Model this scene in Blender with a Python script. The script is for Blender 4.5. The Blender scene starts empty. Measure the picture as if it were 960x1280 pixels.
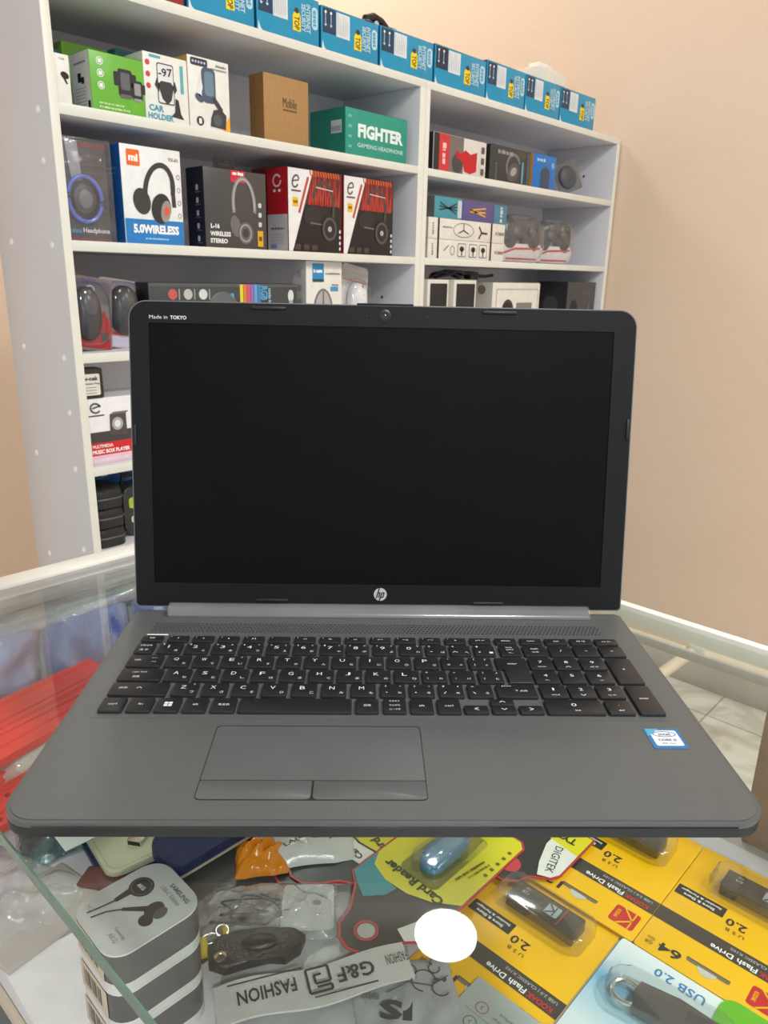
import bpy, bmesh, math, random
from mathutils import Vector, Matrix
S = bpy.context.scene
C = S.collection
PI = math.pi
H = 1.08                      # height of the glass counter top above the floor

# ------------------------------------------------------------------ camera
cd = bpy.data.cameras.new('camera')
cam = bpy.data.objects.new('camera', cd); C.objects.link(cam)
cd.sensor_fit = 'VERTICAL'; cd.sensor_height = 24.0
cd.lens = 943.41 / 1280 * 24.0
cd.clip_start = 0.01
_R = (Matrix.Rotation(-0.8234, 4, 'Z') @ Matrix.Rotation(PI/2 - 0.3032, 4, 'X') @ Matrix.Rotation(0.0222, 4, 'Z'))
cam.matrix_world = Matrix.Translation((-0.3134, -0.2875, 0.268 + H)) @ _R
cd.dof.use_dof = True; cd.dof.focus_distance = 0.50; cd.dof.aperture_fstop = 22.0
S.camera = cam

# ------------------------------------------------------------------ world, exposure, lamps
w = bpy.data.worlds.new('ambient_fill'); S.world = w; w.use_nodes = True  # even ambient fill from all sides; no daylight source is seen
w.node_tree.nodes['Background'].inputs[0].default_value = (0.97, 0.985, 1.0, 1)
w.node_tree.nodes['Background'].inputs[1].default_value = 0.66
S.view_settings.view_transform = 'Standard'; S.view_settings.look = 'None'
S.view_settings.gamma = 1.0; S.view_settings.use_curve_mapping = False
S.view_settings.exposure = 0.14

def lamp(name, loc, energy, size, aim=None, col=(1, .995, .97)):
    l = bpy.data.lights.new(name, 'AREA'); l.shape = 'DISK'; l.size = size; l.energy = energy; l.color = col
    o = bpy.data.objects.new(name, l); C.objects.link(o); o.location = (loc[0], loc[1], loc[2] + H)
    if aim is not None:
        d = Vector(aim) - Vector(loc); o.rotation_euler = d.to_track_quat('-Z', 'Y').to_euler()
    return o
lamp('fill_light_front', (-1.5, -2.3, 2.12), 74, .45)  # added fill from behind the camera, lighting the shelves from the front
lamp('fill_light_side', (0.9, -1.3, 2.12), 46, .45)  # second added fill light, no fixture seen there
lamp('ceiling_lamp_rear', (1.45, 2.2, 2.12), 15, .3)

# ------------------------------------------------------------------ materials
MATS = {}
def _nt(name):
    m = bpy.data.materials.new(name); m.use_nodes = True
    return m, m.node_tree, m.node_tree.nodes['Principled BSDF']
def mat(name, col, rough=.5, metal=0., var=.05, scale=40., bump=.0, bscale=200., spec=.5, coat=0., emit=0.):
    if name in MATS: return MATS[name]
    m, nt, b = _nt(name)
    tc = nt.nodes.new('ShaderNodeTexCoord')
    n = nt.nodes.new('ShaderNodeTexNoise'); n.inputs['Scale'].default_value = scale; n.inputs['Detail'].default_value = 3
    nt.links.new(tc.outputs['Object'], n.inputs['Vector'])
    r = nt.nodes.new('ShaderNodeMapRange'); r.inputs[1].default_value = .3; r.inputs[2].default_value = .7
    r.inputs[3].default_value = 1 - var; r.inputs[4].default_value = 1 + var
    nt.links.new(n.outputs['Fac'], r.inputs[0])
    mx = nt.nodes.new('ShaderNodeVectorMath'); mx.operation = 'SCALE'
    mx.inputs[0].default_value = col[:3]; nt.links.new(r.outputs[0], mx.inputs['Scale'])
    nt.links.new(mx.outputs[0], b.inputs['Base Color'])
    b.inputs['Roughness'].default_value = rough; b.inputs['Metallic'].default_value = metal
    b.inputs['Specular IOR Level'].default_value = spec; b.inputs['Coat Weight'].default_value = coat
    if bump:
        n2 = nt.nodes.new('ShaderNodeTexNoise'); n2.inputs['Scale'].default_value = bscale; n2.inputs['Detail'].default_value = 4
        nt.links.new(tc.outputs['Object'], n2.inputs['Vector'])
        bp = nt.nodes.new('ShaderNodeBump'); bp.inputs['Strength'].default_value = bump; bp.inputs['Distance'].default_value = .002
        nt.links.new(n2.outputs['Fac'], bp.inputs['Height']); nt.links.new(bp.outputs[0], b.inputs['Normal'])
    if emit:
        b.inputs['Emission Color'].default_value = (1, .98, .95, 1); b.inputs['Emission Strength'].default_value = emit
    MATS[name] = m
    return m
def srgb(r, g, b):
    f = lambda c: (c/255/12.92) if c <= 10 else ((c/255 + .055)/1.055)**2.4
    return (f(r), f(g), f(b))
def C8(r, g, b, rough=.45, **k):
    return mat('colour_%d_%d_%d_%d' % (r, g, b, int(rough*100)), srgb(r, g, b), rough, **k)
def clear(name, tint=(1, 1, 1), refl=1.0, rough=.03, bump=0., bscale=60., haze=0., hazecol=(.9, .9, .9), ior=1.5):
    """thin clear sheet: what lies behind shows through, mirror share by Fresnel, optional milky share"""
    if name in MATS: return MATS[name]
    m = bpy.data.materials.new(name); m.use_nodes = True; nt = m.node_tree
    nt.nodes.remove(nt.nodes['Principled BSDF']); out = nt.nodes['Material Output']
    t = nt.nodes.new('ShaderNodeBsdfTransparent'); t.inputs[0].default_value = (*tint, 1)
    g = nt.nodes.new('ShaderNodeBsdfGlossy'); g.inputs['Roughness'].default_value = rough
    # mirror share of a thin sheet: Schlick's curve on the view angle, the same from both faces
    geo = nt.nodes.new('ShaderNodeNewGeometry'); dt = nt.nodes.new('ShaderNodeVectorMath'); dt.operation = 'DOT_PRODUCT'
    nt.links.new(geo.outputs['Incoming'], dt.inputs[0]); nt.links.new(geo.outputs['Normal'], dt.inputs[1])
    ab = nt.nodes.new('ShaderNodeMath'); ab.operation = 'ABSOLUTE'; nt.links.new(dt.outputs['Value'], ab.inputs[0])
    om = nt.nodes.new('ShaderNodeMath'); om.operation = 'SUBTRACT'; om.inputs[0].default_value = 1; nt.links.new(ab.outputs[0], om.inputs[1])
    pw = nt.nodes.new('ShaderNodeMath'); pw.operation = 'POWER'; nt.links.new(om.outputs[0], pw.inputs[0]); pw.inputs[1].default_value = 5
    f0 = ((ior-1)/(ior+1))**2
    mul = nt.nodes.new('ShaderNodeMath'); mul.operation = 'MULTIPLY_ADD'; mul.use_clamp = True
    nt.links.new(pw.outputs[0], mul.inputs[0]); mul.inputs[1].default_value = (1-f0)*refl; mul.inputs[2].default_value = f0*refl
    mx = nt.nodes.new('ShaderNodeMixShader'); nt.links.new(mul.outputs[0], mx.inputs[0])
    base = t.outputs[0]
    if haze:
        d = nt.nodes.new('ShaderNodeBsdfDiffuse'); d.inputs[0].default_value = (*hazecol, 1)
        mh = nt.nodes.new('ShaderNodeMixShader')
        tc = nt.nodes.new('ShaderNodeTexCoord')
        n = nt.nodes.new('ShaderNodeTexNoise'); n.inputs['Scale'].default_value = bscale*.6; n.inputs['Detail'].default_value = 3
        nt.links.new(tc.outputs['Object'], n.inputs['Vector'])
        r = nt.nodes.new('ShaderNodeMapRange'); r.inputs[1].default_value = .35; r.inputs[2].default_value = .7
        r.inputs[3].default_value = haze*.6; r.inputs[4].default_value = min(1, haze*1.5)
        nt.links.new(n.outputs['Fac'], r.inputs[0]); nt.links.new(r.outputs[0], mh.inputs[0])
        nt.links.new(t.outputs[0], mh.inputs[1]); nt.links.new(d.outputs[0], mh.inputs[2]); base = mh.outputs[0]
    nt.links.new(base, mx.inputs[1]); nt.links.new(g.outputs[0], mx.inputs[2]); nt.links.new(mx.outputs[0], out.inputs[0])
    if bump:
        tc = nt.nodes.new('ShaderNodeTexCoord')
        n2 = nt.nodes.new('ShaderNodeTexNoise'); n2.inputs['Scale'].default_value = bscale; n2.inputs['Detail'].default_value = 3
        n2.inputs['Distortion'].default_value = 1.5
        nt.links.new(tc.outputs['Object'], n2.inputs['Vector'])
        bp = nt.nodes.new('ShaderNodeBump'); bp.inputs['Strength'].default_value = bump; bp.inputs['Distance'].default_value = .004
        nt.links.new(n2.outputs['Fac'], bp.inputs['Height']); nt.links.new(bp.outputs[0], g.inputs['Normal']); nt.links.new(bp.outputs[0], dt.inputs[1])
    MATS[name] = m
    return m

def wall_mat():
    m, nt, b = _nt('peach_plaster')
    tc = nt.nodes.new('ShaderNodeTexCoord')
    n = nt.nodes.new('ShaderNodeTexNoise'); n.inputs['Scale'].default_value = 1.3; n.inputs['Detail'].default_value = 6
    nt.links.new(tc.outputs['Object'], n.inputs['Vector'])
    cr = nt.nodes.new('ShaderNodeValToRGB')
    cr.color_ramp.elements[0].position = .3; cr.color_ramp.elements[0].color = (*srgb(228, 203, 179), 1)
    cr.color_ramp.elements[1].position = .7; cr.color_ramp.elements[1].color = (*srgb(234, 210, 188), 1)
    nt.links.new(n.outputs['Fac'], cr.inputs[0]); nt.links.new(cr.outputs[0], b.inputs['Base Color'])
    n2 = nt.nodes.new('ShaderNodeTexNoise'); n2.inputs['Scale'].default_value = 30; n2.inputs['Detail'].default_value = 5
    nt.links.new(tc.outputs['Object'], n2.inputs['Vector'])
    bp = nt.nodes.new('ShaderNodeBump'); bp.inputs['Strength'].default_value = .12; bp.inputs['Distance'].default_value = .01
    nt.links.new(n2.outputs['Fac'], bp.inputs['Height']); nt.links.new(bp.outputs[0], b.inputs['Normal'])
    b.inputs['Roughness'].default_value = .55; b.inputs['Specular IOR Level'].default_value = .3
    return m
def floor_mat():
    m, nt, b = _nt('white_marble_tiles')
    tc = nt.nodes.new('ShaderNodeTexCoord')
    br = nt.nodes.new('ShaderNodeTexBrick'); br.offset = 0; br.inputs['Scale'].default_value = 1
    br.inputs['Brick Width'].default_value = .4; br.inputs['Row Height'].default_value = .4; br.inputs['Mortar Size'].default_value = .003
    br.inputs['Color1'].default_value = (*srgb(225, 224, 215), 1); br.inputs['Color2'].default_value = (*srgb(219, 219, 210), 1)
    br.inputs['Mortar'].default_value = (*srgb(165, 163, 152), 1)
    nt.links.new(tc.outputs['Object'], br.inputs['Vector'])
    n = nt.nodes.new('ShaderNodeTexNoise'); n.inputs['Scale'].default_value = 5; n.inputs['Detail'].default_value = 7; n.inputs['Distortion'].default_value = 2
    nt.links.new(tc.outputs['Object'], n.inputs['Vector'])
    cr = nt.nodes.new('ShaderNodeValToRGB'); cr.color_ramp.elements[0].position = .38; cr.color_ramp.elements[0].color = (.72, .72, .68, 1)
    cr.color_ramp.elements[1].position = .55; cr.color_ramp.elements[1].color = (1, 1, 1, 1)
    nt.links.new(n.outputs['Fac'], cr.inputs[0])
    mx = nt.nodes.new('ShaderNodeMix'); mx.data_type = 'RGBA'; mx.blend_type = 'MULTIPLY'; mx.inputs[0].default_value = 1
    nt.links.new(br.outputs['Color'], mx.inputs[6]); nt.links.new(cr.outputs[0], mx.inputs[7]); nt.links.new(mx.outputs[2], b.inputs['Base Color'])
    b.inputs['Roughness'].default_value = .25
    return m
def deck_mat(name, col, rough, pitch=.0011, strength=.35, rot=0., spec=.5):
    """dark plastic with a fine pressed dot pattern"""
    m, nt, b = _nt(name)
    tc = nt.nodes.new('ShaderNodeTexCoord')
    mp = nt.nodes.new('ShaderNodeMapping'); mp.inputs['Scale'].default_value = (1/pitch, 1/pitch, 0); mp.inputs['Rotation'].default_value = (0, 0, rot)
    nt.links.new(tc.outputs['Object'], mp.inputs[0])
    v = nt.nodes.new('ShaderNodeTexVoronoi'); v.inputs['Randomness'].default_value = 0; v.inputs['Scale'].default_value = 1
    nt.links.new(mp.outputs[0], v.inputs['Vector'])
    r = nt.nodes.new('ShaderNodeMapRange'); r.inputs[1].default_value = .2; r.inputs[2].default_value = .45; r.inputs[3].default_value = .80; r.inputs[4].default_value = 1.06
    nt.links.new(v.outputs['Distance'], r.inputs[0])
    mx = nt.nodes.new('ShaderNodeVectorMath'); mx.operation = 'SCALE'; mx.inputs[0].default_value = col
    nt.links.new(r.outputs[0], mx.inputs['Scale']); nt.links.new(mx.outputs[0], b.inputs['Base Color'])
    bp = nt.nodes.new('ShaderNodeBump'); bp.inputs['Strength'].default_value = strength; bp.inputs['Distance'].default_value = .0003
    nt.links.new(v.outputs['Distance'], bp.inputs['Height']); nt.links.new(bp.outputs[0], b.inputs['Normal'])
    b.inputs['Roughness'].default_value = rough; b.inputs['Specular IOR Level'].default_value = spec
    MATS[name] = m
    return m

WHITE = C8(252, 252, 250, .5); PAPER = C8(240, 240, 236, .6); BLACK = C8(18, 18, 20, .4); INK = C8(38, 38, 42, .5)
LAM = mat('white_laminate', srgb(218, 218, 224), .32, var=.02, scale=6)
EDGE = mat('cream_edge_banding', srgb(228, 228, 218), .4, var=.02, scale=20)
GLASS = clear('counter_glass', (.955, .985, .97), 1.0, .0)
GEDGE = mat('green_glass_edge', srgb(92, 122, 112), .15, var=.1, scale=60)
BAG = clear('clear_plastic_bag', (.97, .98, .98), 1.6, .08, bump=.9, bscale=45, haze=.10)
MILK = clear('milky_plastic_bag', (.95, .96, .97), 1.6, .10, bump=.9, bscale=40, haze=.38, hazecol=(.85, .87, .88))
BLIS = clear('clear_blister', (.97, .98, .98), 2.6, .09, haze=.02, bscale=80)
RED = C8(205, 32, 38); DGREY = C8(60, 61, 63)

# ------------------------------------------------------------------ mesh builder
def smooth_mesh(me, ang=35):
    for p in me.polygons: p.use_smooth = True
    me.set_sharp_from_angle(angle=math.radians(ang))
def rrect(w, h, r, n=5, cx=0, cy=0):
    if not isinstance(r, (tuple, list)): r = (r,)*4          # ++ -+ -- +-
    out = []
    for k, (sx, sy) in enumerate(((1, 1), (-1, 1), (-1, -1), (1, -1))):
        rr = max(r[k], 1e-6); ox, oy = cx + sx*(w/2 - rr), cy + sy*(h/2 - rr)
        nn = n if r[k] > 1e-5 else 0
        for i in range(nn + 1):
            a = k*PI/2 + (i/nn if nn else .5)*PI/2
            out.append((ox + rr*math.cos(a), oy + rr*math.sin(a)))
    return out
def ell(cx, cy, rx, ry, n=28, rot=0., a0=0., a1=2*PI):
    full = abs(a1 - a0 - 2*PI) < 1e-6
    c, s = math.cos(rot), math.sin(rot); out = []
    for i in range(n if full else n + 1):
        a = a0 + (a1 - a0)*i/n; x, y = rx*math.cos(a), ry*math.sin(a)
        out.append((cx + c*x - s*y, cy + s*x + c*y))
    return out
I4 = Matrix.Identity(4)
def frame(o, u, v):
    u = Vector(u).normalized(); v = Vector(v).normalized(); w_ = u.cross(v)
    return Matrix(((u.x, v.x, w_.x, o[0]), (u.y, v.y, w_.y, o[1]), (u.z, v.z, w_.z, o[2]), (0, 0, 0, 1)))
def FRONT(x=0, y=0, z=0): return frame((x, y, z), (1, 0, 0), (0, 0, 1))
def LEFT(x=0, y=0, z=0): return frame((x, y, z), (0, -1, 0), (0, 0, 1))
def TOP(x=0, y=0, z=0, rot=0.): return frame((x, y, z), (math.cos(rot), math.sin(rot), 0), (-math.sin(rot), math.cos(rot), 0))
_TXT = {}
def text_geo(s, bold):
    k = (s, bold)
    if k not in _TXT:
        cu = bpy.data.curves.new('t', 'FONT'); cu.body = s; cu.size = 1; cu.offset = bold; cu.resolution_u = 2
        ob = bpy.data.objects.new('t', cu); C.objects.link(ob)
        dg = bpy.context.evaluated_depsgraph_get(); ev = ob.evaluated_get(dg); me = ev.to_mesh()
        vs = [(v.co.x, v.co.y) for v in me.vertices]; fs = [tuple(p.vertices) for p in me.polygons]
        ev.to_mesh_clear(); bpy.data.objects.remove(ob); bpy.data.curves.remove(cu)
        _TXT[k] = (vs, fs)
    return _TXT[k]
class MB:
    def __init__(s): s.v = []; s.f = []; s.m = []; s.mats = []
    def mi(s, m):
        if m not in s.mats: s.mats.append(m)
        return s.mats.index(m)
    def add(s, vs, fs, m, M=I4):
        b = len(s.v); k = s.mi(m)
        s.v += [tuple(M @ Vector(q)) for q in vs]
        for f in fs: s.f.append(tuple(b + i for i in f)); s.m.append(k)
        return s
    def bm(s, bm, m, M=I4):
        bm.verts.index_update()
        s.add([v.co.copy() for v in bm.verts], [[v.index for v in f.verts] for f in bm.faces], m, M); bm.free(); return s
    def box(s, x0, x1, y0, y1, z0, z1, m, bev=.0, seg=2, M=I4):
        bm = bmesh.new(); bmesh.ops.create_cube(bm, size=1)
        for v in bm.verts: v.co = Vector(((x0+x1)/2 + v.co.x*(x1-x0), (y0+y1)/2 + v.co.y*(y1-y0), (z0+z1)/2 + v.co.z*(z1-z0)))
        if bev: bmesh.ops.bevel(bm, geom=bm.edges[:], offset=bev, segments=seg, affect='EDGES', profile=.5)
        return s.bm(bm, m, M)
    def prism(s, poly, z0, z1, m, M=I4, bev=0., seg=2, taper=0.):
        bm = bmesh.new(); n = len(poly)
        if taper:
            cx = sum(p[0] for p in poly)/n; cy = sum(p[1] for p in poly)/n
            W_ = max(p[0] for p in poly) - min(p[0] for p in poly); H_ = max(p[1] for p in poly) - min(p[1] for p in poly)
            lo = [(cx + (x-cx)*(1-2*taper/W_), cy + (y-cy)*(1-2*taper/H_)) for x, y in poly]
        else: lo = poly
        a = [bm.verts.new((x, y, z0)) for x, y in lo]; b = [bm.verts.new((x, y, z1)) for x, y in poly]
        bm.faces.new(a[::-1]); top = bm.faces.new(b)
        for i in range(n): bm.faces.new((a[i], a[(i+1) % n], b[(i+1) % n], b[i]))
        if bev: bmesh.ops.bevel(bm, geom=top.edges[:], offset=bev, segments=seg, affect='EDGES', profile=.5)
        return s.bm(bm, m, M)
    def poly(s, M, pts, m, lift=.0004):
        return s.add([(x, y, lift) for x, y in pts], [list(range(len(pts)))], m, M)
    def rect(s, M, u0, u1, v0, v1, m, lift=.0004):
        return s.poly(M, [(u0, v0), (u1, v0), (u1, v1), (u0, v1)], m, lift)
    def band(s, M, cx, cy, rx, ry, wd, m, lift=.0005, a0=0., a1=2*PI, rot=0., n=28, wd2=None):
        o = ell(cx, cy, rx, ry, n, rot, a0, a1); w2 = wd if wd2 is None else wd2; i_ = ell(cx, cy, rx-wd, ry-w2, n, rot, a0, a1)
        k = len(o); full = abs(a1-a0-2*PI) < 1e-6; fs = []
        for i in range(k if full else k-1):
            j = (i+1) % k; fs.append((i, j, k+j, k+i))
        return s.add([(x, y, lift) for x, y in o + i_], fs, m, M)
    def line(s, M, pts, wd, m, lift=.0005):
        for (x0, y0), (x1, y1) in zip(pts, pts[1:]):
            dx, dy = x1-x0, y1-y0; L = math.hypot(dx, dy) or 1; nx, ny = -dy/L*wd/2, dx/L*wd/2
            s.poly(M, [(x0-nx, y0-ny), (x1-nx, y1-ny), (x1+nx, y1+ny), (x0+nx, y0+ny)], m, lift)
        return s
    def text(s, M, t, u, v, w, h, m, bold=.0, rot=0., lift=.0007, keep=False):
        """t fitted into a w x h box centred at (u, v)"""
        vs, fs = text_geo(t, bold)
        if not vs: return s
        x0 = min(p[0] for p in vs); x1 = max(p[0] for p in vs); y0 = min(p[1] for p in vs); y1 = max(p[1] for p in vs)
        sx = w/max(x1-x0, 1e-6); sy = h/max(y1-y0, 1e-6)
        if keep: sx = sy = min(sx, sy)
        c, sn = math.cos(rot), math.sin(rot); out = []
        for x, y in vs:
            X, Y = (x-(x0+x1)/2)*sx, (y-(y0+y1)/2)*sy
            out.append((u + c*X - sn*Y, v + sn*X + c*Y, lift))
        return s.add(out, fs, m, M)
    def scrib(s, M, u, v, w, h, m, rot=0., lift=.0009):
        """a line of small unreadable print: a row of short bars"""
        R = random.Random(int(w*1e5) + int(u*1e5)); c, sn = math.cos(rot), math.sin(rot); x = -w/2
        while x < w/2 - h*.2:
            b = min(h*R.choice((.25, .5, .7, .9)), w/2 - x); y0, y1 = -h/2*R.choice((1, 1, .9)), h/2*R.choice((1, .6, .65))
            s.poly(M, [(u + c*p - sn*q, v + sn*p + c*q) for p, q in ((x, y0), (x+b, y0), (x+b, y1), (x, y1))], m, lift); x += b + h*R.choice((.14, .14, .4))
        return s
    def tube(s, pts, r, m, n=8, closed=False, M=I4):
        P = [Vector(p) for p in pts]; k = len(P); vs = []; fs = []
        ref = Vector((0, 0, 1))
        for i, p in enumerate(P):
            if closed: t = P[(i+1) % k] - P[i-1]
            else: t = P[min(i+1, k-1)] - P[max(i-1, 0)]
            t.normalize(); a = t.cross(ref)
            if a.length < 1e-3: a = t.cross(Vector((1, 0, 0)))
            a.normalize(); b = t.cross(a); rr = r[i] if isinstance(r, (list, tuple)) else r
            for j in range(n):
                q = 2*PI*j/n; vs.append(p + (a*math.cos(q) + b*math.sin(q))*rr)
        for i in range(k if closed else k-1):
            for j in range(n):
                i2 = (i+1) % k; fs.append((i*n+j, i*n+(j+1) % n, i2*n+(j+1) % n, i2*n+j))
        if not closed: fs.append(tuple(range(n))[::-1]); fs.append(tuple((k-1)*n+j for j in range(n)))
        return s.add(vs, fs, m, M)
    def lathe(s, prof, m, n=32, M=I4):
        vs = []; fs = []
        for r, z in prof:
            for j in range(n):
                q = 2*PI*j/n; vs.append((r*math.cos(q), r*math.sin(q), z))
        for i in range(len(prof)-1):
            for j in range(n): fs.append((i*n+j, i*n+(j+1) % n, (i+1)*n+(j+1) % n, (i+1)*n+j))
        fs.append(tuple(range(n))[::-1]); fs.append(tuple((len(prof)-1)*n+j for j in range(n)))
        return s.add(vs, fs, m, M)
    def egg(s, c, r, m, M=I4, nu=20, nv=12, e=1.0, flat=None):
        """ellipsoid (e<1 squarer); flat = lowest local z kept"""
        vs = []; fs = []; f = lambda t: math.copysign(abs(t)**e, t)
        for i in range(nv+1):
            b = -PI/2 + PI*i/nv
            for j in range(nu):
                a = 2*PI*j/nu; z = c[2] + r[2]*f(math.sin(b))
                if flat is not None: z = max(z, flat)
                vs.append((c[0] + r[0]*f(math.cos(b))*f(math.cos(a)), c[1] + r[1]*f(math.cos(b))*f(math.sin(a)), z))
        for i in range(nv):
            for j in range(nu): fs.append((i*nu+j, i*nu+(j+1) % nu, (i+1)*nu+(j+1) % nu, (i+1)*nu+j))
        return s.add(vs, fs, m, M)
    def pillow(s, w, d, t, m, M=I4, seed=1, n=24, crease=.25, z0=0.):
        """crumpled flat bag: two bulged sheets joined at the rim"""
        R = random.Random(seed); ph = [(R.uniform(-6, 6), R.uniform(1, 6), R.uniform(0, 6), R.uniform(.4, 1)) for _ in range(6)]
        def hgt(x, y):
            e = max(0., (1-x*x)*(1-y*y))**.5
            q = sum(a*math.sin(fx*x*2 + fy*y*2 + p) for fx, fy, p, a in ph)/3
            return t*e*(1 + crease*q)
        vs = []; fs = []
        for sgn in (1, 0):
            for i in range(n+1):
                for j in range(n+1):
                    x = -1 + 2*i/n; y = -1 + 2*j/n
                    k = 1 - .05*abs(math.sin(3*y+seed)); k2 = 1 - .05*abs(math.sin(3*x+2*seed))
                    vs.append((x*w/2*k, y*d/2*k2, z0 + (hgt(x, y) if sgn else t*.02*0)))
        N = (n+1)*(n+1)
        for i in range(n):
            for j in range(n):
                a = i*(n+1)+j; fs.append((a, a+n+1, a+n+2, a+1)); fs.append((N+a, N+a+1, N+a+n+2, N+a+n+1))
        for i in range(n):
            fs.append((i*(n+1), (i+1)*(n+1), N+(i+1)*(n+1), N+i*(n+1))[::-1]); fs.append((i*(n+1)+n, (i+1)*(n+1)+n, N+(i+1)*(n+1)+n, N+i*(n+1)+n))
            fs.append((i, i+1, N+i+1, N+i)); a = n*(n+1)+i; fs.append((a, a+1, N+a+1, N+a)[::-1])
        return s.add(vs, fs, m, M)
    def build(s, name, parent=None, loc=None, rz=0., rot=None, smooth=True, ang=35):
        me = bpy.data.meshes.new(name); me.from_pydata(s.v, [], s.f)
        for m in s.mats: me.materials.append(m)
        me.polygons.foreach_set('material_index', s.m); me.validate(); me.update()
        if smooth: smooth_mesh(me, ang)
        o = bpy.data.objects.new(name, me); C.objects.link(o)
        if parent is not None: o.parent = parent
        if loc is not None: o.location = (loc[0], loc[1], loc[2] + (H if parent is None else 0))
        o.rotation_euler = rot if rot is not None else (0, 0, rz)
        return o
def tag(o, label, cat, group=None):
    o['label'] = label; o['category'] = cat
    if group: o['group'] = group
    return o
def thing(name, label, cat, loc, rz=0., group=None, rot=None):
    o = bpy.data.objects.new(name, None); C.objects.link(o); o.empty_display_size = .02
    o.location = (loc[0], loc[1], loc[2] + H); o.rotation_euler = rot if rot is not None else (0, 0, rz)
    return tag(o, label, cat, group)
def struct(o): o['kind'] = 'structure'; return o
S.cycles.transparent_max_bounces = 24; S.cycles.max_bounces = 10
# ------------------------------------------------------------------ the room
PEACH = wall_mat(); TILE = floor_mat(); CEIL = mat('ceiling_paint', srgb(238, 236, 230), .7)
SKIRT = mat('grey_skirting', srgb(176, 173, 166), .35, var=.10, scale=9)
XW, YF = 2.17, 2.6
struct(MB().box(-3.5, XW+.12, -3.5, YF+.12, -H-.1, -H, TILE).build('floor', loc=(0, 0, 0)))
struct(MB().box(XW, XW+.12, -3.5, YF+.12, -H, 2.2, PEACH).build('wall_right', loc=(0, 0, 0)))
struct(MB().box(-3.5, XW, YF, YF+.12, -H, 2.2, PEACH).build('wall_back', loc=(0, 0, 0)))
struct(MB().box(-3.5, XW+.12, -3.5, YF+.12, 2.2, 2.3, CEIL).build('ceiling', loc=(0, 0, 0)))
struct(MB().box(XW-.012, XW, -3.5, YF, -H, -.975, SKIRT, .002).build('baseboard_right', loc=(0, 0, 0)))
struct(MB().box(-3.5, XW-.012, YF-.012, YF, -H, -.975, SKIRT, .002).build('baseboard_back', loc=(0, 0, 0)))

t = thing('ceiling_light', 'round white ceiling lamp shining above the shelves and mirrored in the counter glass', 'ceiling light', (1.587, 1.094, 2.2))
MB().lathe([(.134, 0), (.136, -.006), (.134, -.014), (.123, -.016), (.121, -.010), (.121, 0)], WHITE).build('lamp_frame', t)
LAMPON = mat('lamp_diffuser', (1, 1, 1), .5, emit=42.0)
MB().lathe([(.120, -.008), (.120, -.013), (.105, -.0145)], LAMPON).build('diffuser', t)

# ------------------------------------------------------------------ the glass counter
CX0, CX1, CY0, CY1 = -.213, .272, -1.25, .388
STEEL = mat('white_painted_metal', srgb(236, 236, 230), .35, var=.03)
ALU = mat('grey_aluminium_channel', srgb(176, 178, 178), .35, metal=.4, var=.05, scale=80)
BROWN = mat('brown_board', srgb(128, 104, 84), .45, var=.12, scale=35)
DARKB = mat('counter_kick_board', srgb(120, 118, 112), .5)
ct = thing('display_counter', 'glass topped display counter with white metal rim carrying the open laptop', 'counter', (0, 0, -H))
def ctp(mb, name): return mb.build(name, ct, loc=(0, 0, H))
ctp(MB().box(CX0, CX1-.010, CY0, CY1-.030, -.006, 0, GLASS), 'glass_top')
e = MB().box(CX0-.0012, CX0-.0002, CY0, CY1-.03, -.0062, .0002, GEDGE)
ctp(e, 'glass_edge')
r = MB().box(CX0-.25, CX1, CY1-.024, CY1, -.012, .004, STEEL, .0015)
r.box(CX0-.25, CX1-.010, CY1-.046, CY1-.0245, -.012, .0015, ALU, .001)
ctp(r, 'end_rail')
r = MB().box(CX1-.009, CX1, CY0, CY1-.0245, -.012, .004, STEEL, .0015)
ctp(r, 'back_rail')
ctp(MB().box(CX1-.033, CX1-.030, CY0, CY1-.048, -.014, -.0065, ALU, .0005), 'rail_inner_strip')  # thin grey strip along the inner side of the back rail
sh = MB().box(-.207, .229, CY0, CY1-.012, -.176, -.16, LAM, .0008)
sh.box(-.209, -.2072, CY0, CY1-.012, -.177, -.1595, mat('beige_edge_strip', srgb(205, 192, 178), .5), .0005)
sh.box(.2296, .2475, CY0, CY1-.012, -.176, -.1605, LAM, .0008)
sh.box(.2481, .264, CY0, CY1-.012, -.178, -.162, ALU, .0008)
ctp(sh, 'display_shelf')
ctp(MB().box(CX0+.002, CX1-.002, CY1-.011, CY1-.001, -H+.02, -.0125, C8(206, 222, 228, .3), .001), 'end_panel')
ctp(MB().box(.258, .268, CY0, -.16, -H+.05, -.0125, BROWN, .001), 'sliding_door')
for (x, y) in ((.262, CY1-.02), (CX0+.012, CY1-.02), (.262, CY0+.01), (CX0+.012, CY0+.01)):
    ctp(MB().box(x-.009, x+.009, y-.009, y+.009, -H, -.013, STEEL, .002), 'corner_post')
lw = MB().box(-.205, .25, CY0, -.16, -H+.05, -H+.07, LAM, .001).box(-.2, -.19, CY0, CY1-.012, -H, -.3, DARKB, .001)
ctp(lw, 'base_board')
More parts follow.
